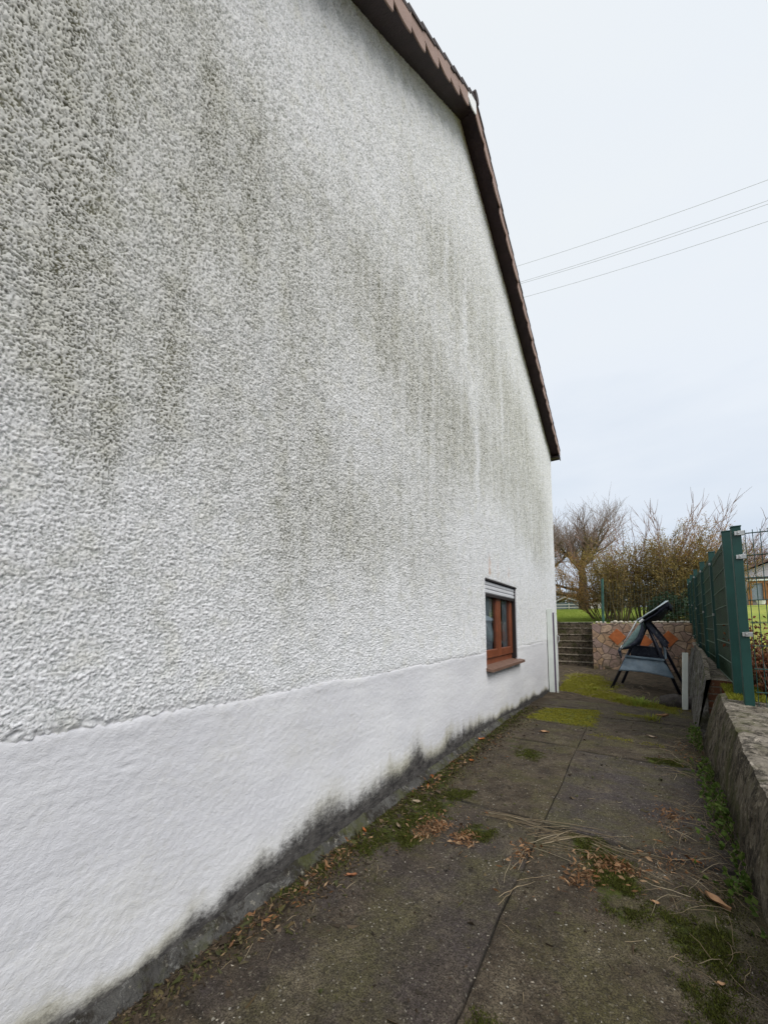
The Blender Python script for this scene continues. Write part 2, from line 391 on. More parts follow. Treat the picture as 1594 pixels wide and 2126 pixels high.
M = dict(
    wall=mat_wall(), plinth=mat_plinth(), path=mat_path(), yard=mat_yard(), crazy=mat_crazy(), brick=mat_brick(), grass=mat_grass(), garden=mat_garden(),
    parapet=mat_parapet('lichen_parapet_concrete', (.095, .080, .058), (.185, .16, .12)),
    partop=mat_parapet('pale_parapet_top', (.15, .13, .10), (.27, .24, .20)),
    retain=mat_parapet('streaked_concrete', (.105, .098, .085), (.19, .185, .175), True),
    stairs=mat_parapet('dark_mossy_concrete', (.11, .086, .062), (.17, .135, .10)),
    tread=mat_parapet('pale_tread_edge', (.22, .18, .135), (.36, .31, .245)),  # treads paler than the risers
    diamond=simple('terracotta_tile', (.48, .145, .045), .75, .3, 9, .01),
    soffit=simple('dark_brown_soffit', (.042, .024, .026), .6, .35, 6, .004, 60),
    tile=simple('brown_roof_tile', (.045, .028, .026), .7, .4, 9, .006),
    verge=simple('mauve_brown_verge_tile', (.30, .195, .155), .55, .2, 5, .003),
    vergewhite=simple('white_verge_tile', (.80, .81, .82), .5, .05),
    gutter=simple('brown_gutter', (.050, .036, .034), .4, .3, 9),
    wood=simple('reddish_brown_window_wood', (.19, .056, .023), .35, .3, 7, .002, 60, spec=.5),
    seal=simple('dark_window_channel', (.020, .015, .014), .6, .2),
    shutter=simple('grey_roller_shutter', (.56, .57, .59), .45, .1),
    sill=simple('brown_clay_sill', (.17, .10, .072), .55, .3, 14, .003),
    glass=mat_glass(), curtain=simple('white_curtain', (.80, .82, .84), .9, .12, 5),
    inner=simple('dark_room', (.42, .46, .49), .9, .2),
    green=simple('dark_green_powder_coat', (.008, .052, .043), .42, .25, 5, spec=.4),
    strip=simple('green_privacy_strip', (.024, .058, .030), .5, .35, 3, .003, 30),
    rod=simple('green_fence_rod', (.018, .060, .050), .45, .2),
    rodlit=simple('lit_green_rod', (.11, .17, .12), .5, .2),  # lighter copy of the rod green, light painted into the colour
    steel=simple('stainless_clamp', (.50, .50, .48), .35, .25, 30, metal=.85),
    wpost=simple('white_coated_metal', (.66, .70, .66), .45, .10, 6),
    purple=simple('purple_grey_seal', (.13, .095, .15), .6, .2),
    navy=simple('navy_steel_tube', (.012, .014, .030), .4, .3, spec=.45),
    canvas=mat_sheet('slate_blue_canvas', (.115, .165, .215), (.20, .26, .315)),
    teal=mat_sheet('teal_fabric', (.15, .235, .235), (.24, .335, .33)),
    navyfab=mat_sheet('navy_fabric', (.014, .017, .034), (.03, .036, .055)),
    canopyl=mat_sheet('pale_blue_canopy', (.24, .32, .37), (.36, .44, .48)),
    stone=simple('grey_rubble', (.075, .065, .06), .9, .4, 12, .02, 30),
    bark=mat_bark('mossy_bark', (.040, .028, .020), (.085, .060, .042)),
    twig=mat_bark('grey_brown_twig', (.20, .15, .125), (.29, .22, .18), .15),
    shrubst=mat_bark('olive_brown_stems', (.11, .085, .045), (.20, .15, .08), .5),
    whip=mat_bark('reddish_whips', (.22, .14, .11), (.30, .19, .15), .1),
    wire=simple('grey_cable', (.50, .52, .55), .5, .1),
    thin=simple('pale_wire', (.10, .13, .12), .5, .1),
)
leaf_brown = leafmat('dry_brown_leaf', [(.04,.022,.012), (.19,.085,.032), (.25,.14,.07), (.10,.045,.02), (.32,.21,.12), (.15,.085,.045)], .1)
leaf_rust = leafmat('rust_leaf', [(.115,.035,.018), (.17,.06,.026), (.085,.03,.02), (.22,.10,.04)], .2)
leaf_bud = leafmat('orange_brown_bud', [(.36,.19,.065), (.42,.24,.09), (.30,.20,.065), (.46,.25,.10)], .3)
leaf_olive = leafmat('olive_bud', [(.24,.19,.06), (.33,.24,.08), (.20,.17,.055), (.38,.25,.09)], .3)
leaf_dark = leafmat('dark_evergreen_leaf', [(.016,.036,.018), (.035,.065,.035), (.02,.045,.02), (.06,.095,.06)], .1)
leaf_green = leafmat('fresh_green_leaf', [(.045,.085,.014), (.09,.15,.025), (.06,.10,.018), (.13,.17,.04)], .25)
leaf_yell = leafmat('yellow_green_leaf', [(.16,.18,.02), (.26,.27,.03), (.20,.20,.03)], .25)
moss_dark = leafmat('moss_blades', [(.022,.026,.006), (.060,.072,.009), (.045,.040,.012), (.11,.13,.016)], .3)
moss_bright = leafmat('bright_moss_blades', [(.12,.12,.016), (.25,.235,.028), (.18,.175,.02), (.33,.30,.05)], .25)
straw = leafmat('straw', [(.14,.10,.06), (.28,.22,.14), (.20,.15,.09), (.38,.32,.22)], .1)
grassbl = leafmat('grass_blades', [(.15,.22,.03), (.24,.31,.05), (.19,.26,.04), (.30,.32,.08)], .3)
farleaf = leafmat('far_wood', [(.10,.105,.085), (.13,.12,.10), (.085,.09,.07), (.15,.13,.115)], 0)
crumb = leafmat('soil_crumbs', [(.022,.016,.011), (.045,.032,.020), (.016,.013,.009), (.08,.055,.035), (.03,.034,.010), (.05,.05,.014), (.12,.08,.045)], 0)

# ================================================================== THE HOUSE
AP = (4.09, 7.53); SL, SR = .792, -.353; YL, YR = -1.5, 9.90
def roofz(y): return AP[1] + (SL*(y-AP[0]) if y < AP[0] else SR*(y-AP[0]))
WY0, WY1, WZ0, WZ1 = 4.63, 6.13, .775, 1.885
house = thing('house', (-4.0, 4.2, 0.0), 'white roughcast gable house with algae streaks and dark brown roof edge', 'house')
STAINS = [(.30,2.95,.5,.75,1.0),(.60,2.75,.35,.55,.75),(.70,3.5,.45,.8,.85),(1.1,3.6,.5,.9,.75),(1.45,2.9,.4,.6,.65),(2.0,3.75,.6,.8,.8),(2.75,3.6,.8,.9,.8),
          (3.8,3.4,1.2,.75,.95),(5.6,3.5,1.6,.8,1.0),(7.3,4.3,1.5,1.0,.85),(8.5,3.4,1.2,1.2,.8),(4.8,5.0,1.5,.9,.85),(3.4,5.1,.9,.8,.75),(6.4,4.9,1.2,.7,.75),(5.0,6.0,.8,.5,.45),
          (1.8,2.15,.7,.4,.65),(1.5,1.8,.5,.35,.55),(.4,2.2,.4,.3,.55),(.55,2.0,.4,.3,.4),(2.4,1.85,.8,.4,.6),(1.3,1.4,.4,.3,.35),(3.4,1.75,.6,.45,.45),(0.2,3.6,.5,.7,.85),(7.3,2.9,1.4,.4,.6),(0.9,2.3,.6,.4,.4),(3.2,2.4,1.0,.5,.5),(8.3,2.4,.6,.5,.4)]
CLEAN = [(4.11,4.81,.07,.6,.95),(4.44,3.7,.07,.75,.95),(4.3,4.25,.06,.40,.8),(4.43,3.05,.06,.4,.7),(3.55,5.2,.06,.5,.6),(5.6,4.4,.07,.7,.5),(4.6,2.15,.8,.38,.9),(6.0,2.2,1.2,.33,.85),(.42,1.6,.4,.3,.5),(.75,1.25,.6,.25,.6),(1.8,5.3,.7,.6,.5)]
def pnoise(x, y, seed=0):
    """gradient noise on numpy arrays, about -1..1"""
    xi = np.floor(x).astype(np.int64); yi = np.floor(y).astype(np.int64); xf = x-xi; yf = y-yi
    def g(ix, iy, dx, dy):
        h = (ix*374761393 + iy*668265263 + seed*982451653) & 0xffffffff
        h = ((h ^ (h >> 13))*1274126177) & 0xffffffff; h = h ^ (h >> 16)
        a = (h & 0xffff)*(2*np.pi/65536.0); return np.cos(a)*dx + np.sin(a)*dy
    u = xf*xf*xf*(xf*(xf*6-15)+10); v = yf*yf*yf*(yf*(yf*6-15)+10)
    a = g(xi, yi, xf, yf); b = g(xi+1, yi, xf-1, yf); c = g(xi, yi+1, xf, yf-1); d = g(xi+1, yi+1, xf-1, yf-1)
    return ((a*(1-u)+b*u)*(1-v) + (c*(1-u)+d*u)*v)*1.5
def pfbm(x, y, seed=0, o=4, gain=.5):
    r = 0; a = 1.0
    for k in range(o): r = r + a*pnoise(x*2**k, y*2**k, seed+k); a *= gain
    return r
def nstep(a, b, x):
    t = np.clip((x-a)/(b-a), 0, 1); return t*t*(3-2*t)
def nroof(y): return np.where(y < AP[0], AP[1]+SL*(y-AP[0]), AP[1]+SR*(y-AP[0]))
def stainv(y, z):
    yy = y + .10*pfbm(y*2, z*.7, 3); zz = z + .22*pfbm(y*3.0, z*.6, 9); s = np.zeros_like(y)
    for a, b, ra, rb, k in STAINS: s += k*np.exp(-((yy-a)/ra)**2*1.3 - ((zz-b)/rb)**2*1.3)
    s = np.minimum(s*.76, .86)
    for a, b, ra, rb, k in CLEAN:
        wy = y + (.05*pfbm(z*2.2, z*.3, 21) if ra < .1 else 0)
        s *= 1 - k*np.exp(-((wy-a)/ra)**2 - ((zz-b)/rb)**2)
    s = np.maximum(s, .16*nstep(1.0, 1.6, z))
    dv_ = (nroof(y) - z)*np.where(y < AP[0], .78, .94)
    return s*nstep(.05, .8 + .3*pfbm(y*5, z*.4, 2), dv_)
def rustv(y, z):
    r = np.zeros_like(y)
    for a, k in ((4.83, .7), (5.75, .45), (5.2, .2)):
        r = np.maximum(r, k*np.exp(-((y-a-.02*pfbm(z*8, z*0+1))/.05)**2)*nstep(1.9, 1.97, z)*nstep(2.25, 2.05, z))
    return r
def ngz(y): return np.where(y < 5.2, .05, np.maximum(-.12, .05-.17*(y-5.2)/4.8))
def dampv(y, z):
    h = .190 + .06*pfbm(y*2.6, y*0+1.7) + .03*pfbm(y*9, y*0+4)
    h = h*(.42 + .58*nstep(.70, 1.15, y))*(1 - .40*nstep(3.4, 4.8, y))*(.9 + .35*pfbm(y*1.5, y*0+6.6))
    return np.clip(1.0 - (z - ngz(y))/(2*np.maximum(h, .04)), 0, 1.15)
def npmesh(name, P, F, mat, parent, atts):
    me = bpy.data.meshes.new(name); off = ORG[parent.name]; me.vertices.add(len(P))
    me.vertices.foreach_set('co', (P - np.array(off)[None, :]).astype(np.float32).ravel())
    me.loops.add(F.size); me.loops.foreach_set('vertex_index', F.astype(np.int32).ravel()); me.polygons.add(len(F))
    me.polygons.foreach_set('loop_start', np.arange(0, F.size, 4, dtype=np.int32)); me.polygons.foreach_set('loop_total', np.full(len(F), 4, dtype=np.int32))
    me.polygons.foreach_set('use_smooth', np.ones(len(F), dtype=bool)); me.update(calc_edges=True); me.validate()
    me.materials.append(mat)
    for k, a in atts.items(): me.attributes.new(k, 'FLOAT', 'POINT').data.foreach_set('value', a.astype(np.float32))
    o = link(bpy.data.objects.new(name, me)); o.parent = parent; ORG[o.name] = off; return o
def spaced(a, b, fn, keys):
    L = [a]
    while L[-1] < b: L.append(L[-1]+fn(L[-1]))
    L = np.array(L); L = L[L < b]; L = np.append(L, b)
    for k in keys: L[np.argmin(np.abs(L-k))] = k
    return L
PZ = .955                                       # the render starts here, the smooth plinth ends
def gridfaces(ny, nz, keep):
    i, j = np.meshgrid(np.arange(ny-1), np.arange(nz-1), indexing='ij'); i = i[keep]; j = j[keep]
    return np.stack([i*nz+j, (i+1)*nz+j, (i+1)*nz+j+1, i*nz+j+1], -1)
def compact(P, F, atts):
    u, inv = np.unique(F.ravel(), return_inverse=True); return P[u], inv.reshape(F.shape), {k: a[u] for k, a in atts.items()}
def plinth_edge(y): return PZ +   .012*pfbm(y*2.1, y*0+3.3, 5) + .005*pfbm(y*16, y*0+8, 6)
ys = spaced(YL, YR, lambda y: .0036 + .0018*max(0, y-.3) if y > .1 else .05, (WY0, WY1, AP[0])); zs = spaced(PZ-.05, 7.6, lambda z: .0043 if z < 2.7 else (.0055 if z < 4 else .0075), (WZ1,))
YY, ZZ = np.meshgrid(ys, zs, indexing='ij'); lim = nroof(YY); over = ZZ > lim; Zc = np.minimum(ZZ, lim)
wx_ = .10*pfbm(YY*14, ZZ*14, 40, 2); wy_ = .10*pfbm(YY*14, ZZ*14, 50, 2)
b1 = np.abs(pnoise(YY*66+wx_*7, Zc*84+wy_*7, 1)); b2 = np.abs(pnoise(YY*118+wx_*10, Zc*142+wy_*10, 2)); b3 = pnoise(YY*180, Zc*205, 3); b4 = pfbm(YY*11, Zc*13, 4, 3)
hh = b1*.78 + b2*.66 + b3*.44 + b4*.12 + .16*np.maximum(0, pnoise(YY*34+wx_*3, Zc*42+wy_*3, 6))
lo, hi = np.percentile(hh, 4), np.percentile(hh, 97); hh = (hh-lo)/(hi-lo)
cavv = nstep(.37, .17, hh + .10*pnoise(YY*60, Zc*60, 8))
edgez = plinth_edge(YY) + .012*pfbm(YY*40, YY*0+2, 60, 2); rise = nstep(0.0, .05, Zc-edgez + .02*pnoise(YY*50, Zc*50, 61))
disp = rise*(.0005 + .0078*np.clip(hh, -.1, 1.25)) - .004*(1-rise)
disp += .006*pfbm(YY*.9, Zc*.9, 12, 3)*rise
inwin = lambda y, z: (y > WY0-1e-6) & (y < WY1+1e-6) & (z < WZ1+1e-6)
edge_w = np.minimum(1, np.maximum(0, np.maximum.reduce([WY0-YY, YY-WY1, ZZ-WZ1]))/.02 + .35); disp *= edge_w
disp *= nstep(0, .02, YR-YY)
P_ = np.stack([disp, YY, Zc], -1).reshape(-1, 3)
ky = (ys[:-1]+ys[1:])/2; kz = (zs[:-1]+zs[1:])/2; KY, KZ = np.meshgrid(ky, kz, indexing='ij')
keep = ~inwin(KY, KZ) & (zs[:-1][None, :] < np.maximum(nroof(ys[:-1]), nroof(ys[1:]))[:, None])
F_ = gridfaces(len(ys), len(zs), keep)
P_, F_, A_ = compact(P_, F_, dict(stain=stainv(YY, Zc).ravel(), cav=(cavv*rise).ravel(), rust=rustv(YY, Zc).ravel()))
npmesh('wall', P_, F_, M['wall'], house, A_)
# smooth plinth
ys = spaced(YL, YR, lambda y: .006 + .0025*max(0, y-.3) if y > .1 else .05, (WY0, WY1)); zs = spaced(-.3, PZ+.03, lambda z: .0075, (WZ0,))
YY, ZZ = np.meshgrid(ys, zs, indexing='ij')
dp = .0018*pfbm(YY*2.2, ZZ*6, 30, 4) + .0006*pfbm(YY*17, ZZ*22, 31, 3) + .0014*pfbm(YY*44, ZZ*54, 32, 2, .7)
lip = plinth_edge(YY) - ZZ
dp += .0035*np.exp(-((lip-.016)/.022)**2)*(.5+.8*pfbm(YY*5, ZZ*0, 33)) - .012*nstep(-.004, -.035, lip)
dp -= .007*np.exp(-((YY-.683)/.022)**2 - ((ZZ-.811-.12*(YY-.683))/.0045)**2)                   # a small gouge
dp += .003*nstep(.006, .0, np.abs(YY-2.06-.02*pfbm(ZZ*4, ZZ*0, 35)))*nstep(.2, .5, ZZ)*nstep(.95, .7, ZZ)   # an old vertical filling
dp *= nstep(0, .02, YR-YY)
P_ = np.stack([dp, YY, ZZ], -1).reshape(-1, 3); ky = (ys[:-1]+ys[1:])/2; kz = (zs[:-1]+zs[1:])/2; KY, KZ = np.meshgrid(ky, kz, indexing='ij')
keep = ~((KY > WY0) & (KY < WY1) & (KZ > WZ0))
P_, F_, A_ = compact(P_, gridfaces(len(ys), len(zs), keep), dict(damp=dampv(YY, ZZ).ravel()))
npmesh('plinth', P_, F_, M['plinth'], house, A_)
# returning walls round the back so that the house is a closed body, and the window reveals
wm = MB()
def q4(a, b, c, d): wm.add([a, b, c, d], [(0, 1, 2, 3)])
XB = -9.0
q4((0,YR,-.3),(XB,YR,-.3),(XB,YR,roofz(YR)),(0,YR,roofz(YR)))
q4((0,YL,-.3),(0,YL,roofz(YL)),(XB,YL,roofz(YL)),(XB,YL,-.3))
q4((XB,YL,-.3),(XB,YL,roofz(YL)),(XB,AP[0],AP[1]),(XB,AP[0],-.3)); q4((XB,AP[0],-.3),(XB,AP[0],AP[1]),(XB,YR,roofz(YR)),(XB,YR,-.3))
wm.build('rear_walls', simple('plain_white_wall', (.66, .66, .67), .9, .1, 3), house, recalc=False)
RV = -.14; wm = MB()
q4((0,WY0,WZ0),(RV,WY0,WZ0),(RV,WY0,WZ1),(0,WY0,WZ1)); q4((0,WY1,WZ0),(0,WY1,WZ1),(RV,WY1,WZ1),(RV,WY1,WZ0))
q4((0,WY0,WZ1),(RV,WY0,WZ1),(RV,WY1,WZ1),(0,WY1,WZ1)); q4((0,WY0,WZ0),(0,WY1,WZ0),(RV,WY1,WZ0),(RV,WY0,WZ0))
wm.build('window_reveal', simple('white_reveal', (.66, .66, .68), .9, .15, 9, .004, 60), house, recalc=False)

# roof: two pitched slabs with a small overhang, tile courses on top
OH = .198; TH = .15
rf = MB()
def slab(y0, y1, th0, th1, x0, x1, mb):
    mb.prism([(y0, roofz(y0)+th0), (y1, roofz(y1)+th0), (y1, roofz(y1)+th1), (y0, roofz(y0)+th1)], 'x', x0, x1)
YE = 10.04; YS = -1.75
slab(YS, AP[0], .004, TH-.05, XB-.2, OH-.02, rf); slab(AP[0], YE, .004, TH-.05, XB-.2, OH-.02, rf)
roof = rf.build('roof', M['soffit'], house)
# course of tiles over the slabs (seen along the verge as small steps)
tl = MB()
n = 24; 
for i in range(n):
    a = YS + (AP[0]-YS)*i/n; b = YS + (AP[0]-YS)*(i+1)/n + .03
    b = min(b, AP[0])
    tl.prism([(a, roofz(a)+TH-.02), (b, roofz(b)+TH-.055), (b, roofz(b)+TH-.02), (a, roofz(a)+TH+.022)], 'x', XB-.2, OH+.012)
n = 21
for i in range(n):
    a = AP[0] + (YE-AP[0])*i/n - .03; b = AP[0] + (YE-AP[0])*(i+1)/n
    a = max(a, AP[0])
    tl.prism([(a, roofz(a)+TH-.055), (b, roofz(b)+TH-.02), (b, roofz(b)+TH+.022), (a, roofz(a)+TH-.02)], 'x', XB-.2, OH+.012)
tl.tube([(XB-.2, AP[0], AP[1]+TH+.0), (OH+.02, AP[0], AP[1]+TH+.0)], .07, 10)
tl.build('roof_tiles', M['tile'], roof)
# verge tiles: rounded flaps hanging at the roof edge
def verge(y0, y1, x, mat, label=None):
    """flap between the two places along the slope; its lower edge is a slanting curve that ends in a tip at the downhill side"""
    mb = MB(); up = []; lo = []; N = 10
    dn = y0 if y0 < AP[0]-.01 else y1; uh = y1 if y0 < AP[0]-.01 else y0
    for k in range(N+1):
        s = k/N; y = dn + (uh-dn)*s
        d = .105*(1 - (1-s)**2.2) - .025
        up.append((y, roofz(y)+TH-.03)); lo.append((y, roofz(y)-d))
    poly = up + lo[::-1]
    mb.prism(poly, 'x', x-.012, x)
    o = mb.build('verge_tile', mat, roof, bevel=.003)
    if label: o['label'] = label
nl = 21; dl = (AP[0]-YS)/nl
for i in range(nl):
    a = YS + dl*i; white = (i == nl-1)
    verge(a, a+dl*1.06 if i < nl-1 else AP[0], OH+.004*(i % 3), M['vergewhite'] if white else M['verge'], 'bright white verge tile beside the ridge' if white else None)
nr = 18; dr = (YE-AP[0])/nr
for i in range(nr):
    a = AP[0] + dr*i
    verge(a - (dr*.05 if i else -.012), a+dr, OH+.004*(i % 3), M['verge'])
gt = MB()
yc = YE+.055; zc_ = roofz(YE)+.02
for k in range(8):
    a0 = math.pi + math.pi*k/8; a1 = math.pi + math.pi*(k+1)/8
    p = [(yc+.07*math.cos(a0), zc_+.07*math.sin(a0)), (yc+.07*math.cos(a1), zc_+.07*math.sin(a1)), (yc+.064*math.cos(a1), zc_+.064*math.sin(a1)), (yc+.064*math.cos(a0), zc_+.064*math.sin(a0))]
    gt.prism(p, 'x', XB-.2, OH-.02)
gt.box(OH-.02, yc-.075, zc_-.075, OH-.005, yc+.075, zc_+.01)
gt.box(.002, YR+.004, roofz(YE)-.05, OH-.03, YE-.02, roofz(YE)-.012)
gt.build('gutter', M['gutter'], roof)

# window
fx = -.075
win = MB()
t_ = .055
win.box(fx-.05, WY0+.006, WZ0+.02, fx, WY0+.06, WZ1-.03); win.box(fx-.05, WY1-.06, WZ0+.02, fx, WY1-.006, WZ1-.03)
win.box(fx-.05, WY0+.06, WZ0+.02, fx-.002, WY1-.06, WZ0+.10); win.box(fx-.05, WY0+.06, WZ1-.10, fx-.002, WY1-.06, WZ1-.03)
window = win.build('window', M['wood'], house, bevel=.006)
ym = (WY0+WY1)/2
for a, b in ((WY0+.062, ym-.004), (ym+.004, WY1-.062)):
    s_ = MB(); z0, z1 = WZ0+.102, WZ1-.102; X0, X1 = fx-.035, fx+.022; fw = .085
    s_.box(X0, a, z0, X1, a+fw, z1); s_.box(X0, b-fw, z0, X1, b, z1)
    s_.box(X0, a+fw, z0, X1-.002, b-fw, z0+fw+.02); s_.box(X0, a+fw, z1-fw, X1-.002, b-fw, z1)
    s_.build('sash', M['wood'], window, bevel=.008)
    g_ = MB(); g_.add([(fx-.008, a+fw-.01, z0+fw), (fx-.008, b-fw+.01, z0+fw), (fx-.008, b-fw+.01, z1-fw+.01), (fx-.008, a+fw-.01, z1-fw+.01)], [(0, 1, 2, 3)]); g_.build('pane', M['glass'], window)
for y0, y1 in ((ym+.12, ym+.30), (WY0+.08, WY0+.62), (WY1-.34, WY1-.14)):
    N = 14; vs = []; fs = []; cv = MB()
    for k in range(N+1):
        y = y0 + (y1-y0)*k/N; x = fx-.052 + .012*math.sin(k*1.9)
        vs += [(x, y, WZ0+.05), (x, y, WZ1-.05)]
    for k in range(N): fs.append((2*k, 2*k+2, 2*k+3, 2*k+1))
    cv.add(vs, fs); cv.build('curtain', M['curtain'], window, smooth=True)
rm_ = MB(); a = fx-.9
rm_.box(a, WY0-.4, WZ0-.3, a+.02, WY1+.6, WZ1+.2); rm_.box(a+.02, WY0-.4, WZ0-.3, fx-.06, WY1+.6, WZ0-.28)
rm_.build('room_back', M['inner'], window)
ch = MB(); ch.box(fx+.001, WY1-.05, WZ0+.03, -.012, WY1-.004, WZ1-.02); ch.box(fx+.001, WY0+.004, WZ0+.03, -.03, WY0+.045, WZ1-.02); ch.box(fx+.027, WY0+.05, WZ1-.22, -.02, WY1-.055, WZ1-.187)
ch.build('shutter_channel', M['seal'], window)
sh = MB()
for k in range(3): 
    z = WZ1-.185+.052*k; sh.prism([(fx+.03, z), (-.025, z), (-.016, z+.012), (-.016, z+.040), (-.025, z+.050), (fx+.03, z+.050)], 'y', WY0+.048, WY1-.052)
sh.build('roller_shutter', M['shutter'], window)
lt = MB(); lt.box(-.07, WY0-.004, WZ1-.022, .010, WY1+.012, WZ1-.006); lt.build('lintel_strip', M['seal'], window)
sl_ = MB(); sl_.prism([(fx-.02, WZ0+.028), (.085, WZ0-.002), (.085, WZ0-.038), (.062, WZ0-.038), (.060, WZ0-.034), (fx-.02, WZ0-.012)], 'y', WY0-.02, WY1+.10)
sl_.build('sill', M['sill'], window, bevel=.006)

# ================================================================== GROUND
def grid(xs, ys_, zf, name, mat, attrs=None, keep=None, kind='structure'):
    mb = MB(); nx = len(xs); 
    for y in ys_:
        for x in xs: mb.v.append((x, y, zf(x, y)))
    for j in range(len(ys_)-1):
        for i in range(nx-1):
            if keep and not keep((xs[i]+xs[i+1])/2, (ys_[j]+ys_[j+1])/2): continue
            mb.f.append((j*nx+i, j*nx+i+1, (j+1)*nx+i+1, (j+1)*nx+i)); mb.mi.append(0)
    for k, fn in (attrs or {}).items(): mb.att[k] = [fn(p[0], p[1]) for p in mb.v]
    return tag(mb.build(name, mat, smooth=True, recalc=False), kind=kind)
MOSS = [  # (polygon, strength, softness)
    ([(.30,6.63),(1.02,6.9),(1.02,5.5),(.2,5.6)], 1.0, .12),
    ([(.14,9.3),(.97,8.45),(1.56,7.65),(2.05,7.05),(2.10,7.75),(1.5,8.7),(.9,9.6),(.0,10.5)], 1.0, .22),
    ([(-.4,12.9),(.5,12.8),(1.1,10.6),(.84,9.1),(.05,9.3)], .85, .4),
    ([(.02,6.4),(.16,6.4),(.14,3.8),(.22,2.9),(.24,1.9),(.12,1.35),(.02,1.3)], .85, .14),
    ([(.03,2.5),(.32,2.9),(.44,2.45),(.25,1.8),(.09,1.8)], .80, .14),
    ([(1.28,2.60),(1.42,2.51),(1.49,2.11),(1.40,1.99),(1.27,2.24)], .95, .10),
    ([(1.15,2.65),(1.29,2.68),(1.23,2.39),(1.16,2.46)], .9, .08),
    ([(1.66,2.4),(1.82,2.5),(1.80,1.9),(1.66,1.7)], .75, .12),
    ([(.2,4.6),(.55,4.4),(.6,3.9),(.35,3.8)], .55, .2),
    ([(1.15,7.0),(1.6,6.9),(1.7,6.6),(1.2,6.6)], .55, .15),
    ([(1.5,4.6),(2.0,4.9),(2.0,4.0),(1.7,4.1)], .6, .2),
    ([(.58,2.30),(.72,2.30),(.74,2.42),(.62,2.44)], .85, .07),
    ([(.26,2.0),(.38,1.98),(.40,2.14),(.28,2.16)], .9, .07),
    ([(1.52,2.2),(1.70,2.15),(1.74,1.95),(1.60,1.9)], .85, .10),
    ([(1.58,1.80),(1.74,1.85),(1.76,1.55),(1.62,1.5)], .8, .09),
    ([(.45,4.25),(.75,4.1),(.7,3.85),(.5,3.9)], .75, .12),
    ([(1.02,1.30),(1.16,1.28),(1.14,1.12),(1.03,1.12)], .7, .08),
    ([(1.55,4.5),(1.85,4.62),(1.85,4.38),(1.6,4.36)], .9, .08),
    ([(.28,2.85),(.46,2.95),(.42,2.74),(.30,2.70)], .8, .07),
]
def mossv(x, y):
    m_ = 0.0
    for P, k, sft in MOSS:
        x0 = min(p[0] for p in P)-sft*2; x1 = max(p[0] for p in P)+sft*2; y0 = min(p[1] for p in P)-sft*2; y1 = max(p[1] for p in P)+sft*2
        if x < x0 or x > x1 or y < y0 or y > y1: continue
        d = pdist(x, y, P); d = d if inpoly(x, y, P) else -d
        m_ = max(m_, k*sstep(-sft, sft, d + .07*fbm(x*6, y*6, 5)))
    return m_
def jx(y): return .965 + .012*fbm(y*1.3, 2)
JL = [.82, 2.72, 4.50, 5.52, 6.95]; JR = [.2, 2.68, 4.40, 6.35]
def gapd(x, y):
    d = abs(x - jx(y))
    if y > 7.2: return 9
    for q in (JL if x < jx(y) else JR): d = min(d, (.24 if y > 2 else .5)*abs(y - q - .016*fbm(x*3, q*7)))
    d = min(d, abs(x-.045-.012*fbm(y*2.1, 8)) if .3 < y < 6.5 else 9)
    # a crack running across one slab
    if 1.0 < x < 1.9 and 5.4 < y < 6.2: d = min(d, abs(y - 5.45 - (x-1.0)*.5 - .05*fbm(x*4, 3))+.002)
    return d
def slabid(x, y):
    L = x < jx(y); k = sum(1 for q in (JL if L else JR) if y > q)
    return [(.2,.75,.3,.5,.25,.6), (.85,.55,.95,.35,.4,.3)][0 if L else 1][min(k, 5)]
def pz(x, y):
    g = sstep(.0075, .002, gapd(x, y))*(.55+.45*sstep(-.3, .3, fbm(x*3, y*3, 11)))
    sid = slabid(x, y)
    return gz(y) + .006*fbm(x*2.2, y*2.2) + .0035*fbm(x*14, y*14, 2) + .006*(sid-.5) - .011*g + .018*max(0, mossv(x, y)-.3)*(.55+.75*fbm(x*26, y*26, 4))
pxs = sorted([-.02 + .0125*i for i in range(int(2.2/.0125)+1) if not .925 < -.02+.0125*i < 1.005] + [.925 + .0036*i for i in range(23)])
pys = []; y = .35
while y < 7.75:
    pys.append(y); st__ = .010 + .0016*max(0, y-1)
    if min(abs(y-q) for q in JL+JR) < .045: st__ = .0055
    y += st__
grid(pxs, pys, pz, 'path', M['path'], dict(moss=mossv, slab=slabid, gap=lambda x, y: sstep(.0075, .002, gapd(x, y))*(.45+.5*sstep(-.4, .4, fbm(x*4, y*4, 7)))))
grid([-.02 + .15*i for i in range(17)], [-3.5 + .25*i for i in range(16)], lambda x, y: .049, 'path', M['path'], dict(moss=lambda x, y: 0, slab=lambda x, y: .4, gap=lambda x, y: 0), keep=lambda x, y: y < .36)
def yz(x, y): return gz(y) - .004 + .03*fbm(x*1.1, y*1.1, 6) + .010*fbm(x*7, y*7, 1) - .03*sstep(8.2, 7.4, y)
def yardmoss(x, y):
    m_ = mossv(x, y)
    return max(m_, .45*sstep(8.5, 10.5, y)*sstep(1.1, .5, x)*(.6+.6*fbm(x*1.5, y*1.5, 8)))
grid([-8 + .06*i for i in range(188)], [7.3 + .06*i for i in range(136)], yz, 'yard', M['yard'], dict(moss=yardmoss), keep=lambda x, y: x < xb(y)+.35 and (x > -.05 or y > 9.85))
# wide ground sheet under everything
g0 = MB(); g0.add([(-1500,-1500,-.32),(1500,-1500,-.32),(1500,16.2,-.32),(-1500,16.2,-.32)], [(0,1,2,3)])
tag(g0.build('ground', M['grass']), kind='structure')
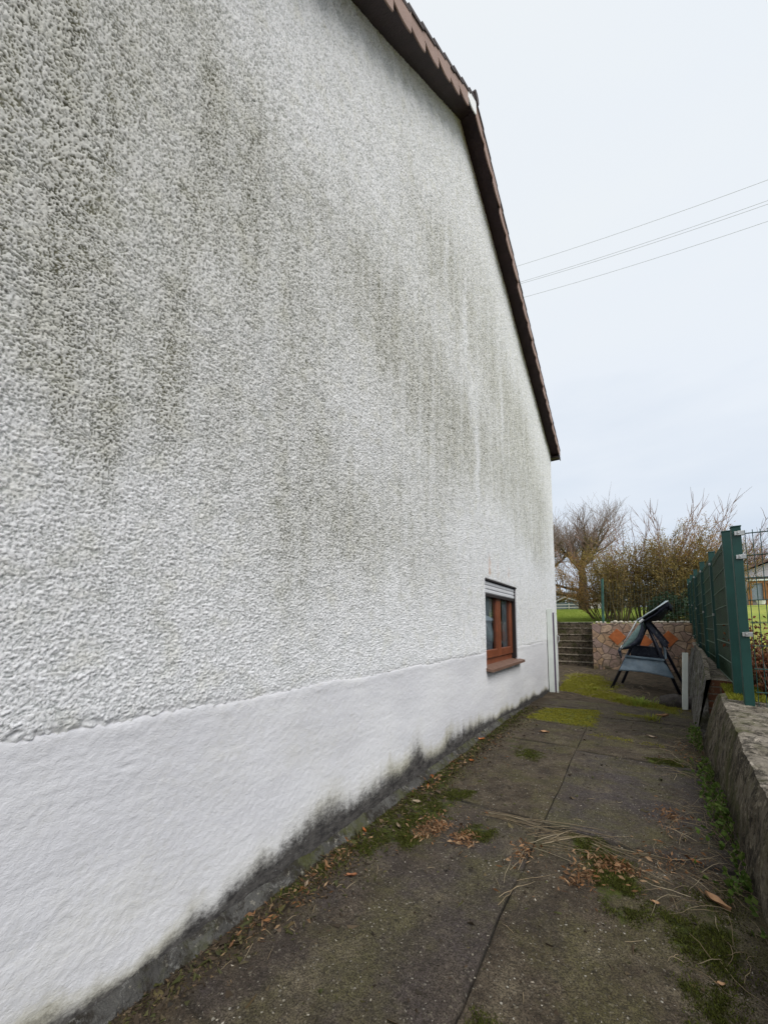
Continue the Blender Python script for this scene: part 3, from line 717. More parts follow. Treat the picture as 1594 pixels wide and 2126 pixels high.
# upper garden lawn, one sheet reaching the horizon
lx = [-1500,-400,-150,-60,-30,-16] + [-10+.5*i for i in range(45)] + [14,20,35,70,160,400,1500]
ly = [17.05 + .35*i for i in range(34)] + [30,33,37,42,50,60,80,120,200,400,800,1500]
grid(lx, ly, lambda x, y: tz(x, y) + (.05*fbm(x*.6, y*.6) if y < 40 else 0), 'lawn', M['grass'])
grid([.30 + .12*i for i in range(28)] , [14.78 + .19*i for i in range(13)], lambda x, y: tz(x, y)-.02+.03*fbm(x*3, y*3), 'planting_bed', M['garden'])
grid([-1500,-200,-40,-12,-6,-3,-1.02], [15.0,15.6,16.3,17.06], lambda x, y: tz(x, y)+.0, 'lawn', M['grass'])
# neighbour's ground behind the fence
nxs = [0, .12, .3, .5, .8, 1.2, 1.6, 2.2, 3, 4, 6, 9, 15, 30, 80, 300, 1500]
nm = MB(); nys = [-1500,-100,-20,-4] + [-2 + .25*i for i in range(77)]
for y in nys:
    for q in nxs: nm.v.append((xt(max(y,-2))+.30+q, y, tz(q, y) + (0 if q < .15 else .05*fbm(q*1.5, y*1.5)) - .03))
for j in range(len(nys)-1):
    for i in range(len(nxs)-1):
        k = len(nxs); nm.f.append((j*k+i, j*k+i+1, (j+1)*k+i+1, (j+1)*k+i)); nm.mi.append(0)
tag(nm.build('garden_ground', M['garden'], smooth=True, recalc=False), kind='structure')

# concrete fillet at the foot of the wall
fl = MB(); N = 300
for i in range(N+1):
    y = .2 + 6.6*i/N; k = sstep(6.6, 5.2, y); a = .045 + .012*fbm(y*6, 3)
    fl.v += [(-.01, y, gz(y)-.02), (.012+a*k, y, gz(y)-.01), (.010+a*.6*k, y, gz(y)+.018*k+.006*fbm(y*15, 2)*k), (.004, y, gz(y)+(.045+.018*fbm(y*7, 9))*k+.002), (-.01, y, gz(y)+.05*k)]
for i in range(N):
    for q in range(4): fl.f.append((i*5+q, i*5+q+1, i*5+q+6, i*5+q+5)); fl.mi.append(0)
tag(fl.build('concrete_fillet', mat_parapet('rough_fillet', (.045, .043, .040), (.10, .098, .092)), smooth=False),
    'rough grey concrete fillet along the damp foot of the house wall', 'fillet')

# ================================================================== RIGHT HAND WALLS
def wallstrip(name, y0, y1, xb_, xt_, zt, thick, mat, topmat, n, amp, parent=None, zbot=-.3):
    mb = MB(); P = 7; NZ = 10
    for i in range(n+1):
        y = y0 + (y1-y0)*i/n
        row = []
        z1 = zt(y) + amp*.8*fbm(y*4, 1.3)
        for k in range(NZ+1):
            s = k/NZ; z = zbot + (z1-zbot)*s
            x = xb_(y) + (xt_(y)-xb_(y))*max(0, (z-0)/max(.1, z1)) + amp*(fbm(y*5, z*5, 3) + .4*fbm(y*17, z*17, 5))
            if k == NZ: x += .012
            row.append((x, y, z))
        row += [(xt_(y)+.05, y, z1+.012+amp*.4*fbm(y*9, 8)), (xt_(y)+thick*.5, y, z1+.006+amp*.4*fbm(y*9, 18)), (xt_(y)+thick, y, z1-.01+amp*.4*fbm(y*9, 28)), (xt_(y)+thick, y, zbot)]
        mb.v += row
    W_ = NZ+5
    for i in range(n):
        for k in range(W_-1):
            mb.f.append((i*W_+k, i*W_+k+1, (i+1)*W_+k+1, (i+1)*W_+k)); mb.mi.append(1 if k >= NZ else 0)
    mb.f += [tuple(range(W_)), tuple(n*W_+k for k in range(W_-1, -1, -1))]; mb.mi += [0, 0]
    return mb.build(name, [mat, topmat], parent, smooth=False)
tag(wallstrip('parapet_wall', -2.0, 5.42, xb, xt, lambda y: .46+.07*(y-2.7)-.10*sstep(5.0, 5.42, y), .52, M['parapet'], M['partop'], 300, .012),
    'low lichen-blotched concrete parapet wall on the right of the path', 'parapet wall')
tag(wallstrip('brick_wall', 5.60, 14.55, lambda y: 2.135+.088*(y-5.6), lambda y: 2.155+.088*(y-5.6), lambda y: .69+.012*(y-5.6), .34, M['brick'], M['partop'], 150, .006),
    'weathered red brick wall end showing between parapet and streaked concrete facing', 'brick wall')
tag(wallstrip('retaining_wall', 5.56, 14.56, lambda y: 2.03+.085*(y-5.56), lambda y: 2.15+.09*(y-5.56), lambda y: .70+.21*sstep(5.56, 6.5, y)-.14*sstep(7, 14, y), .012+.0, M['retain'], M['partop'], 240, .010),
    'grey streaked concrete retaining wall below the green fence posts', 'retaining wall')

# crazy-paved wall at the end of the yard
sw = MB(); sw.box(.36, 14.6, -.35, 3.35, 14.95, 1.36)
stone_wall = tag(sw.build('stone_wall', M['crazy'], bevel=.012), 'crazy-paved stone retaining wall with three orange diamonds', 'stone wall')
for cx, cz, s_ in ((1.07, .925, .25), (1.74, .79, .27), (2.41, .88, .24)):
    d_ = MB(); d_.prism([(cx-s_, cz), (cx, cz-s_*1.08), (cx+s_, cz), (cx, cz+s_*1.08)], 'y', 14.585, 14.61)
    d_.build('diamond_panel', M['diamond'], stone_wall, bevel=.006)
# steps
st = thing('garden_steps', (-.3, 15.2, -.12), 'steep mossy concrete garden steps beside the crazy-paved wall', 'steps')
for k in range(7):
    z1 = [.02, .25, .48, .72, .96, 1.20, 1.42][k]; y0 = 15.2 + .28*k
    b_ = MB(); b_.box(-.98, y0, -.35, .352, 17.1 if k == 6 else y0+.285, z1-.036); b_.build('riser', M['stairs'], st)
    b_ = MB(); b_.box(-.98, y0-.022, z1-.034, .354, y0+.282, z1); b_.build('tread', M['tread'], st, bevel=.008)
ck = MB(); ck.box(-1.16, 14.95, -.35, -.984, 17.04, 1.45)
tag(ck.build('stair_cheek_wall', M['stairs'], bevel=.01), 'plain brown concrete cheek wall on the left of the garden steps', 'cheek wall')
ck = MB(); ck.box(-9, 15.0, -.35, -1.164, 15.25, 1.38)
tag(ck.build('terrace_wall', M['stairs'], bevel=.01), 'plain concrete terrace wall holding the lawn left of the steps', 'terrace wall')

# pebbles on the stone wall
def rock(r, seed, sq=(1, 1, .75), sub=2):
    bm = bmesh.new(); bmesh.ops.create_icosphere(bm, subdivisions=sub, radius=r); o = seed*13.7
    for v in bm.verts:
        d = v.co.normalized(); v.co = v.co*(1 + .18*fbm(d.x*1.3+o, d.y*1.3, d.z*1.3))
        v.co = Vector((v.co.x*sq[0], v.co.y*sq[1], v.co.z*sq[2]))
    mb = MB(); bm.verts.ensure_lookup_table(); mb.v = [tuple(v.co) for v in bm.verts]; mb.f = [tuple(v.index for v in f.verts) for f in bm.faces]; mb.mi = [0]*len(mb.f); bm.free(); return mb
pebm = simple('white_pebble', (.52, .48, .40), .7, .3, 6, .004)
protos = [rock(.055, s).build('pebble', pebm, smooth=True) for s in range(4)]
PL = 'white rounded pebble in the row along the top edge of the crazy-paved wall'
pk = [.50, .62, .74, .92, 1.02, 1.12, 1.20, 1.33, 1.43, 1.56, 1.95, 2.06, 2.14, 2.26, 2.36, 2.48, 2.58, 2.66, 2.76, 2.86, 2.95]
for i, x in enumerate(pk):
    o = protos[i] if i < 4 else link(protos[i % 4].copy())
    s_ = rng.uniform(.75, 1.35); o.scale = (s_*rng.uniform(.9, 1.4), s_, s_)
    o.location = (x + rng.uniform(-.02, .02), 14.74 + rng.uniform(-.05, .05), 1.36 + .035*s_); o.rotation_euler = (0, 0, rng.uniform(0, 6))
    tag(o, PL, 'pebble', 'white pebbles along the stone wall top')

# ================================================================== FENCES
FD = Vector((.067, 1, 0)).normalized(); FA = math.atan2(-.067, 1)
def fpost(parent, x, y, z0, z1, wx=.062, wy=.05):
    mb = MB(); Mx = Matrix.Translation((x, y, 0)) @ Matrix.Rotation(FA, 4, 'Z')
    mb.box(-wx/2, -wy/2, z0, wx/2, wy/2, z1, Mx)
    p = mb.build('post', M['green'], parent, bevel=.004)
    cp = MB(); cp.box(-wx/2-.004, -wy/2-.004, z1, wx/2+.004, wy/2+.004, z1+.012, Mx); cp.build('post_cap', M['green'], p, bevel=.003)
    return p
FP = [(2.33, 5.03, .45, 2.225), (2.475, 6.94, .58, 2.31), (2.605, 8.88, .67, 2.425), (2.725, 10.85, .80, 2.52), (2.86, 12.8, .95, 2.60), (2.985, 14.7, 1.05, 2.68)]
pf = thing('privacy_fence', (2.33, 5.03, .45), 'tall dark green privacy-strip fence stepping back along the retaining wall', 'fence')
for i, (x, y, z0, z1) in enumerate(FP):
    p = fpost(pf, x, y, z0, z1, .07, .06)
    if i:
        for z in (z0+.06, z0+.85, z1-.18):
            b_ = MB(); b_.box(x-.042, y-.034, z, x-.022, y-.012, z+.032); b_.build('clamp', M['steel'], p, bevel=.002)
for (xa, ya, za, ta), (xb2, yb, zb, tb) in zip(FP, FP[1:]):
    zl = min(za, zb)+.0; zh = tb-.10
    a = Vector((xa, ya, 0)) + FD*.035; b = Vector((xb2, yb, 0)) - FD*.035; nx = Vector((FD.y, -FD.x, 0))
    mb = MB(); 
    L = (b-a).length; K = int(L/.05)
    # woven strips: each vertical gap holds a strip alternating in depth
    for k in range(K):
        p = a + FD*(L*k/K); q = a + FD*(L*(k+1)/K - .002); s_ = .006 if k % 2 else -.003
        off = nx*(s_+.012)
        mb.add([(p.x+off.x, p.y+off.y, zl), (q.x+off.x, q.y+off.y, zl), (q.x+off.x, q.y+off.y, zh-.01), (p.x+off.x, p.y+off.y, zh-.01),
                (p.x+off.x+.004, p.y+off.y, zl), (q.x+off.x+.004, q.y+off.y, zl), (q.x+off.x+.004, q.y+off.y, zh-.01), (p.x+off.x+.004, p.y+off.y, zh-.01)],
               [(0,3,2,1), (4,5,6,7), (0,1,5,4), (3,7,6,2), (0,4,7,3), (1,2,6,5)])
    panel = mb.build('privacy_panel', M['strip'], pf)
    rb = MB(); z = zl+.06
    while z < zh+.01:
        rb.tube([(a.x-.008, a.y, z), (b.x-.008, b.y, z)], .0045, 5); z += .2
    rb.build('horizontal_rods', M['rodlit'], panel)
# mesh fence running off to the right from the corner post
mf = thing('mesh_fence', (2.33, 4.63, .41), 'dark green welded mesh fence with steel clamps at the near corner post', 'fence')
x0, y0, z0, z1 = 2.33, 4.63, .41, 2.185
p = fpost(mf, x0, y0, z0, z1, .066, .075)
for z in (2.105, 1.89, 1.20, .53):
    b_ = MB(); b_.box(x0+.0, y0-.052, z, x0+.050, y0-.040, z+.04); b_.box(x0-.018, y0-.050, z+.002, x0+.0, y0-.040, z+.038); b_.box(x0+.036, y0-.041, z, x0+.050, y0-.018, z+.04)
    b_.tube([(x0+.008, y0-.060, z+.02), (x0+.008, y0-.044, z+.02)], .008, 8); b_.build('clamp', M['steel'], p, bevel=.002)
fd = Vector((1, -.05, 0)).normalized()
for seg in range(2):
    xs0 = x0 + .045 + 2.5*seg
    mh = MB()
    zz = .52
    while zz < 2.16:
        a = Vector((xs0, y0-.030-.125*seg, zz))
        for dy in (0, .014): mh.tube([a+Vector((0, dy, 0)), a+fd*2.46+Vector((0, dy, 0))], .004, 5)
        zz += .2
    for k in range(50):
        q = Vector((xs0+.012, y0-.023-.125*seg, 0)) + fd*(.05*k); mh.tube([(q.x, q.y, .49), (q.x, q.y, 2.15)], .003, 5)
    mh.build('mesh_panel', M['rod'], mf)
    q = Vector((x0, y0, 0)) + fd*(2.53*(seg+1)); fpost(mf, q.x, q.y+.02, .41, 2.185)
# wire fence on top of the stone wall
wf = thing('wire_fence', (.68, 15.2, 1.4), 'thin green wire mesh fence in front of the shrubs above the stone wall', 'fence')
b_ = MB(); b_.tube([(.665, 15.22, 1.3), (.672, 15.2, 1.9), (.70, 15.2, 2.90)], .042, 8); b_.build('post', simple('faded_green_post', (.045, .12, .10), .6, .4, 6), wf)
b_ = MB(); b_.tube([(3.2, 15.2, 1.3), (3.2, 15.2, 2.8)], .03, 8); b_.build('post', M['green'], wf)
mh = MB()
for k in range(26): mh.tube([(.7+.1*k, 15.2, 1.38), (.7+.1*k, 15.2, 2.75)], .0022, 3, False)
for k in range(14): mh.tube([(.7, 15.2, 1.4+.1*k), (3.2, 15.2, 1.4+.1*k)], .0022, 3, False)
mh.build('wire_mesh', M['thin'], wf)

# white gate posts
gp = thing('gate_post', (.1, 8.6, -.03), 'white metal gate post with purple seal strip fixed at the house corner', 'gate post')
b_ = MB(); b_.box(.001, 8.57, gz(8.6), .012, 8.61, 1.62); b_.build('gap_shade_strip', M['seal'], gp)  # added dark strip painting in the shade of the gap behind the post
b_ = MB(); b_.box(.014, 8.56, gz(8.6)-.02, .118, 8.62, 1.64); b_.build('profile', M['wpost'], gp, bevel=.004)
b_ = MB(); b_.box(.120, 8.575, gz(8.6)+.01, .150, 8.615, 1.56); b_.build('seal_strip', M['purple'], gp)
b_ = MB(); b_.box(.152, 8.565, gz(8.6)-.04, .182, 8.62, 1.54); b_.build('edge_profile', M['wpost'], gp, bevel=.003)
b_ = MB(); b_.tube([(.182, 8.59, 1.09), (.222, 8.58, 1.085), (.232, 8.58, 1.06), (.228, 8.58, .975), (.20, 8.58, .945)], .0085, 6); b_.box(.183, 8.572, .93, .196, 8.612, 1.10)
b_.build('latch_handle', simple('aluminium_latch', (.55, .55, .55), .35, .1, metal=.6), gp, smooth=False)
gp = thing('gate_post', (2.13, 7.9, -.1), 'free-standing white square gate post on a base plate in front of the swing', 'gate post')
LM = Matrix.Identity(4); LM[0][2] = .055; LM[0][3] = .0055
b_ = MB(); b_.box(2.105, 7.87, -.1, 2.178, 7.93, .845, LM); b_.build('shaft', M['wpost'], gp, bevel=.004)
b_ = MB(); b_.box(2.06, 7.83, -.115, 2.222, 7.97, -.098)
b_.build('base_plate', M['wpost'], gp, bevel=.002)
b_ = MB(); b_.box(2.103, 7.868, .846, 2.180, 7.932, .856, LM); b_.build('end_cap', M['wpost'], gp, bevel=.002)

# ================================================================== GARDEN SWING
gs = thing('garden_swing', (1.65, 10.7, -.12), 'collapsed navy garden swing with tilted slate canopy by the stone wall', 'garden swing')
NY, FY = 10.3, 11.35
nA, nL, nR = (1.73, NY, 1.42), (1.03, NY, -.14), (2.27, NY-.03, -.14)
fA, fL, fR = (1.85, FY, 1.42), (1.22, FY, -.13), (2.45, FY, -.13)
for pa, pb in ((nA, nL), (nA, nR), (fA, fL), (fA, fR)):
    b_ = MB(); b_.tube([pa, pb], .031, 8); b_.build('leg', M['navy'], gs, smooth=True)
b_ = MB(); b_.tube([nA, fA], .026, 8); b_.build('top_beam', M['navy'], gs, smooth=True)
b_ = MB(); b_.tube([(2.02, NY-.02, .56), (1.76, FY-.3, 1.40)], .016, 6); b_.tube([(1.96, NY+.5, .62), (1.79, FY-.2, 1.40)], .016, 6); b_.tube([(2.12, NY+.02, .80), (1.78, NY+.02, 1.36)], .014, 6)
b_.build('hanger', M['navy'], gs, smooth=True)
def sheet(P, nu, nv, sag, th, name, mat, wr=.008, sd=0.0):
    """a cloth between four corners (p00, p10, p11, p01) with some sag and wrinkles, given a real thickness"""
    P = [Vector(p) for p in P]; nrm = (P[1]-P[0]).cross(P[3]-P[0]).normalized(); mb = MB(); vs = []
    for s_ in (0, 1):
        for j in range(nv+1):
            for i in range(nu+1):
                u, v = i/nu, j/nv
                q = (P[0]*(1-u)+P[1]*u)*(1-v) + (P[3]*(1-u)+P[2]*u)*v
                q = q + nrm*(sag*4*u*(1-u)*4*v*(1-v)*.5 + sag*2*u*(1-u) + wr*fbm(u*4+sd, v*4, sd) + s_*th)
                vs.append(q)
    W_ = nu+1; H_ = (nv+1)*W_; fs = []
    for j in range(nv):
        for i in range(nu):
            a = j*W_+i; fs.append((a, a+1, a+W_+1, a+W_)); fs.append((H_+a, H_+a+W_, H_+a+W_+1, H_+a+1))
    for i in range(nu): fs.append((i, H_+i, H_+i+1, i+1)); a = nv*W_+i; fs.append((a, a+1, H_+a+1, H_+a))
    for j in range(nv): a = j*W_; fs.append((a, a+W_, H_+a+W_, H_+a)); a = j*W_+nu; fs.append((a, H_+a, H_+a+W_, a+W_))
    mb.add(vs, fs); return mb.build(name, mat, gs, smooth=True)
# skirt hung across the near legs: straight top, sagging bottom edge
sk = MB(); N = 24; K = 8
for k in range(K+1):
    v = k/K
    for i in range(N+1):
        u = i/N; zt = .60 + (.54-.60)*u; zb = .285 + (.175-.285)*u + .05*math.sin(math.pi*u)
        x = (1.345*(1-v)+1.195*v)*(1-u) + (2.03*(1-v)+2.20*v)*u
        sk.v.append((x, NY-.035-.05*math.sin(math.pi*u)*v - .06*v + .008*fbm(u*5, v*4, 3), zt*(1-v)+zb*v))
for k in range(K):
    for i in range(N): a = k*(N+1)+i; sk.f.append((a, a+1, a+N+2, a+N+1)); sk.mi.append(0)
o = sk.build('skirt', M['canvas'], gs, smooth=True); sm = o.modifiers.new('solid', 'SOLIDIFY'); sm.thickness = .006
b_ = MB(); b_.bar((1.33, NY-.05, .615), (2.04, NY-.05, .555), .05, .045); b_.build('seat_front_bar', M['canvas'], gs, bevel=.01)
b_ = MB(); b_.box(1.36, NY-.03, .50, 2.03, FY-.25, .53); b_.build('seat', M['navyfab'], gs, bevel=.01)
b_ = MB(); b_.bar((1.44, FY-.22, .55), (2.06, FY-.22, .52), .03, .05); b_.tube([(1.43, FY-.22, .82), (2.05, FY-.22, .76)], .018, 6); b_.prism([(1.43,.55),(2.05,.52),(2.05,.76),(1.43,.82)], 'y', FY-.225, FY-.215)
b_.build('backrest', M['navyfab'], gs)
b_ = MB(); b_.prism([(NY-.02, .58), (NY+.28, .57), (NY+.36, .95), (NY+.26, .98), (NY+.10, .82)], 'x', 2.05, 2.09); o = b_.build('armrest', M['canvas'], gs, bevel=.012)
# canopy roof plate, tilted up to the right and away
sheet([(1.60, NY-.32, 1.40), (2.14, NY-.22, 1.80), (2.32, FY+.12, 1.78), (1.76, FY+.15, 1.42)], 12, 10, -.03, .03, 'canopy', M['canopyl'], .012, 2.0)
sheet([(1.63, NY-.27, 1.385), (2.12, NY-.20, 1.765), (2.29, FY+.1, 1.74), (1.78, FY+.1, 1.39)], 10, 8, -.15, .02, 'canopy_lining', M['navyfab'], .04, 5.0)
b_ = MB(); b_.bar((1.76, NY-.04, 1.36), (2.10, NY-.03, .84), .03, .085); b_.build('side_strap', M['navyfab'], gs, bevel=.008)
b_ = MB(); b_.bar((1.86, FY-.1, 1.36), (2.18, FY-.12, .86), .03, .075); b_.build('side_strap', M['navyfab'], gs, bevel=.008)
b_ = MB(); b_.tube([(1.58, NY-.34, 1.395), (2.16, NY-.24, 1.815)], .011, 6); b_.tube([(1.58, NY-.34, 1.395), (1.24, NY-.30, .74)], .010, 6); b_.build('canopy_frame', simple('pale_edge_tube', (.42, .47, .50), .4, .15), gs, smooth=True)
# fringe hanging under the raised end
for a, b in (((1.98, NY-.20, 1.66), (2.15, NY-.20, 1.80)), ((2.16, NY-.15, 1.80), (2.31, FY, 1.78))):
    fr = MB(); a = Vector(a); b = Vector(b); N = 9
    for k in range(N):
        p, q = a.lerp(b, k/N), a.lerp(b, (k+1)/N); h = .10 + .10*abs(fbm(k*1.7, a.x*5)) + .05*(k/N)
        fr.add([p, q, q-Vector((.012, -.004, h*.75)), (p+q)/2-Vector((.006, 0, h)), p-Vector((-.01, 0, h*.75))], [(0,1,2,3,4)])
    o = fr.build('fringe', M['navyfab'], gs); sm = o.modifiers.new('solid', 'SOLIDIFY'); sm.thickness = .012
# draped left half of the canopy: teal lining sags like a hammock from the apex to the low corner
def drape(name, mat, off, depth, x_off=0):
    mb = MB(); N = 18; K = 10
    T0, T1 = Vector((1.70, NY-.26+off, 1.37)), Vector((1.80, FY-.2, 1.39)); B0, B1 = Vector((1.255, NY-.27+off, .775)), Vector((1.42, FY-.35, .82))
    for k in range(K+1):
        w_ = k/K; t0 = T0.lerp(T1, w_); b0 = B0.lerp(B1, w_); d = (b0-t0)
        for i in range(N+1):
            s_ = i/N; q = t0 + d*s_; nrm = Vector((d.z, 0, -d.x)).normalized()
            bulge = depth*(math.sin(math.pi*s_**.9))*(1-.2*w_)
            mb.v.append(q - nrm*bulge*(1 if nrm.x < 0 else -1) + Vector((0, 0, .008*fbm(s_*5, w_*5, off))))
    for k in range(K):
        for i in range(N): a = k*(N+1)+i; mb.f.append((a, a+1, a+N+2, a+N+1)); mb.mi.append(0)
    o = mb.build(name, mat, gs, smooth=True); sm = o.modifiers.new('solid', 'SOLIDIFY'); sm.thickness = .01
drape('draped_canopy', M['teal'], .03, .07)
def crescent(name, mat, d0, d1, y, puff):
    mb = MB(); N = 20; K = 6; T = Vector((1.665, y, 1.385)); B = Vector((1.25, y, .77)); d = B-T; nrm = Vector((-d.z, 0, d.x)).normalized()
    for i in range(N+1):
        s_ = i/N; b0 = d0*math.sin(math.pi*s_)**.9; b1 = d1*math.sin(math.pi*s_**1.05)**.75 + .012*math.sin(math.pi*s_)
        for k in range(K+1):
            v = k/K; q = T + d*s_ + nrm*(b0+(b1-b0)*v); q.y += -puff*math.sin(math.pi*v)*math.sin(math.pi*s_) + .006*fbm(s_*7, v*3, d0*9) + .05*v; mb.v.append(tuple(q))
    for i in range(N):
        for k in range(K): a = i*(K+1)+k; mb.f.append((a, a+1, a+K+2, a+K+1)); mb.mi.append(0)
    o = mb.build(name, mat, gs, smooth=True); sm = o.modifiers.new('solid', 'SOLIDIFY'); sm.thickness = .008
crescent('draped_side', M['teal'], .0, .125, NY-.30, .03)
crescent('draped_edge', M['navyfab'], .118, .205, NY-.28, .04)
b_ = MB(); b_.tube([(1.25, NY-.27, .80), (1.235, NY-.27, .73), (1.25, NY-.26, .64), (1.26, NY-.26, .575)], [.03, .035, .022, .012], 7); b_.build('tie_strap', M['navyfab'], gs, smooth=True)
hm_ = simple('white_hinge', (.6, .62, .64), .5, .1)
for qa, qb in (((1.63, NY-.33, 1.36), (1.70, NY-.33, 1.43)), ((1.27, NY-.28, .80), (1.30, NY-.28, .85))):
    b_ = MB(); b_.tube([qa, qb], .028, 6); b_.build('hinge', hm_, gs)

# dark stones lying by the white post
for i, (x, y, s_, lb) in enumerate(((2.02, 8.15, .17, 'dark grey stone lump left of the free-standing white post'), (2.30, 8.05, .16, 'dark grey stone lump right of the free-standing white post'))):
    o = rock(s_, 20+i, (1.15, .9, .8)).build('stone', M['stone'], smooth=True); o.location = (x, y, gz(y)+s_*.45); tag(o, lb, 'stone')

# ================================================================== OVERHEAD WIRES
K_ = 13.5/30
def wp(x, z): return (1.5+(x-1.5)*K_, 13.5, 1.3+(z-1.3)*K_)
for (xa, za), (xc, zc2), lb in (((-4.89, 30.2), (9.62, 27.92), 'uppermost of the thin overhead cables crossing the grey sky'),
                    ((-4.68, 28.71), (9.53, 26.61), 'upper cable of the close pair in the middle of the overhead lines'),
                    ((-4.68, 28.56), (9.52, 26.38), 'lower cable of the close pair in the middle of the overhead lines'),
                    ((-4.35, 27.26), (9.45, 25.30), 'lowest of the thin overhead cables crossing the grey sky')):
    b_ = MB(); pts = []; N = 40
    for k in range(N+1):
        s_ = -1.1 + 3.4*k/N; x = xa + (xc-xa)*s_; z = za + (zc2-za)*s_ - 1.2*(1-(2*s_-1)**2)*.12
        pts.append(wp(x, z))
    b_.tube(pts, .0045, 5); tag(b_.build('overhead_cable', M['wire'], smooth=True), lb, 'cable')

# ================================================================== TREES AND SHRUBS
def limb(mb, p, d, L, r0, r1, n, wig, up, R_, sides=4):
    pts = [p.copy()]; rad = [r0]; dd = d.normalized()
    for i in range(n):
        dd = (dd + Vector((R_.gauss(0, wig), R_.gauss(0, wig), R_.gauss(0, wig) + up))).normalized()
        p = p + dd*(L/n); pts.append(p.copy()); rad.append(r0 + (r1-r0)*(i+1)/n)
    mb.tube(pts, rad, sides, False); return pts, rad
def perp(d, R_):
    a = Vector((R_.gauss(0, 1), R_.gauss(0, 1), R_.gauss(0, 1))); a = a - d*a.dot(d); return a.normalized()
def bare_tree(name, base, lean, H, r, label, seed, barkm, twigm, limbs=7, extra=(), crown_r=1.0, rn=.02, n4=5):
    R_ = random.Random(seed); t = thing(name, base, label, 'tree', None); tr = MB(); cr = MB()
    B = Vector(base) - Vector((0, 0, .2))
    pts, rad = limb(tr, B, Vector(lean), H*.42, r*1.15, r*.62, 9, .035, .02, R_, 10)
    starts = []
    for k in range(limbs):
        i = R_.randint(5, len(pts)-1); a = 2*math.pi*(k/limbs) + R_.uniform(-.4, .4)
        starts.append((pts[i], Vector((math.cos(a), math.sin(a), R_.uniform(.45, 1.25))), rad[i]*R_.uniform(.42, .65), H*R_.uniform(.28, .42)))
    for p, d, rr, L in extra: starts.append((Vector(p), Vector(d), rr, L))
    for p, d, rr, L in starts:
        q1, s1 = limb(tr, p, d, L*crown_r, rr, rr*.35, 7, .10, .05, R_, 7)
        for j in range(2, 8):
            for _ in range(2):
                dd = (q1[j]-q1[j-1]).normalized(); d2 = (dd*.6 + perp(dd, R_)*.8 + Vector((0, 0, .35))).normalized()
                q2, s2 = limb(cr, q1[j], d2, L*R_.uniform(.35, .62), s1[j]*.6, s1[j]*.22, 5, .13, .07, R_, 4)
                for m_ in range(1, 6):
                    for _ in range(2):
                        dd = (q2[m_]-q2[m_-1]).normalized(); d3 = (dd*.7 + perp(dd, R_)*.7 + Vector((0, 0, .3))).normalized()
                        q3, s3 = limb(cr, q2[m_], d3, L*R_.uniform(.2, .42), max(.010, s2[m_]*.55), .005, 4, .14, .09, R_, 3)
                        if R_.random() < .35: continue
                        for z_ in range(1, n4):
                            dd = (q3[min(z_, 4)]-q3[min(z_, 4)-1]).normalized(); d4 = (dd*.7 + perp(dd, R_)*.65 + Vector((0, 0, .25))).normalized()
                            limb(cr, q3[min(z_, 4)], d4, L*R_.uniform(.10, .26), .006, .003, 2, .15, .08, R_, 3)
    tr.build('trunk', barkm, t, smooth=True, recalc=False); cr.build('crown', twigm, t, smooth=True, recalc=False); return t
def leafq(mb, p, d, L, W_, R_):
    d = d.normalized(); s_ = perp(d, R_)*W_*.5; mb.add([p, p+d*L*.5+s_, p+d*L, p+d*L*.5-s_], [(0,1,2,3)])

bare_tree('bare_tree', (-.95, 27.2, 2.28), (-.12, 0, 1), 7.4, .29, 'large bare winter tree with a thick leaning trunk on the lawn', 3, M['bark'], M['twig'], 8,
          extra=(((-1.05, 27.2, 3.0), (-1.0, -.15, .42), .15, 4.2), ((-1.2, 27.2, 3.5), (-1.0, .1, .16), .10, 3.6)))
bare_tree('bare_tree', (-2.75, 25.5, 2.15), (-.02, 0, 1), 7.2, .27, 'mossy dark bare tree half hidden behind the house corner', 12, mat_bark('very_mossy_bark', (.045, .040, .022), (.085, .075, .035), .8), M['twig'], 7)
bare_tree('bare_tree', (8.6, 40, 2.65), (.02, 0, 1), 6.4, .18, 'reddish bare tree rising behind the neighbouring house', 31, M['bark'], M['whip'], 6, n4=4)

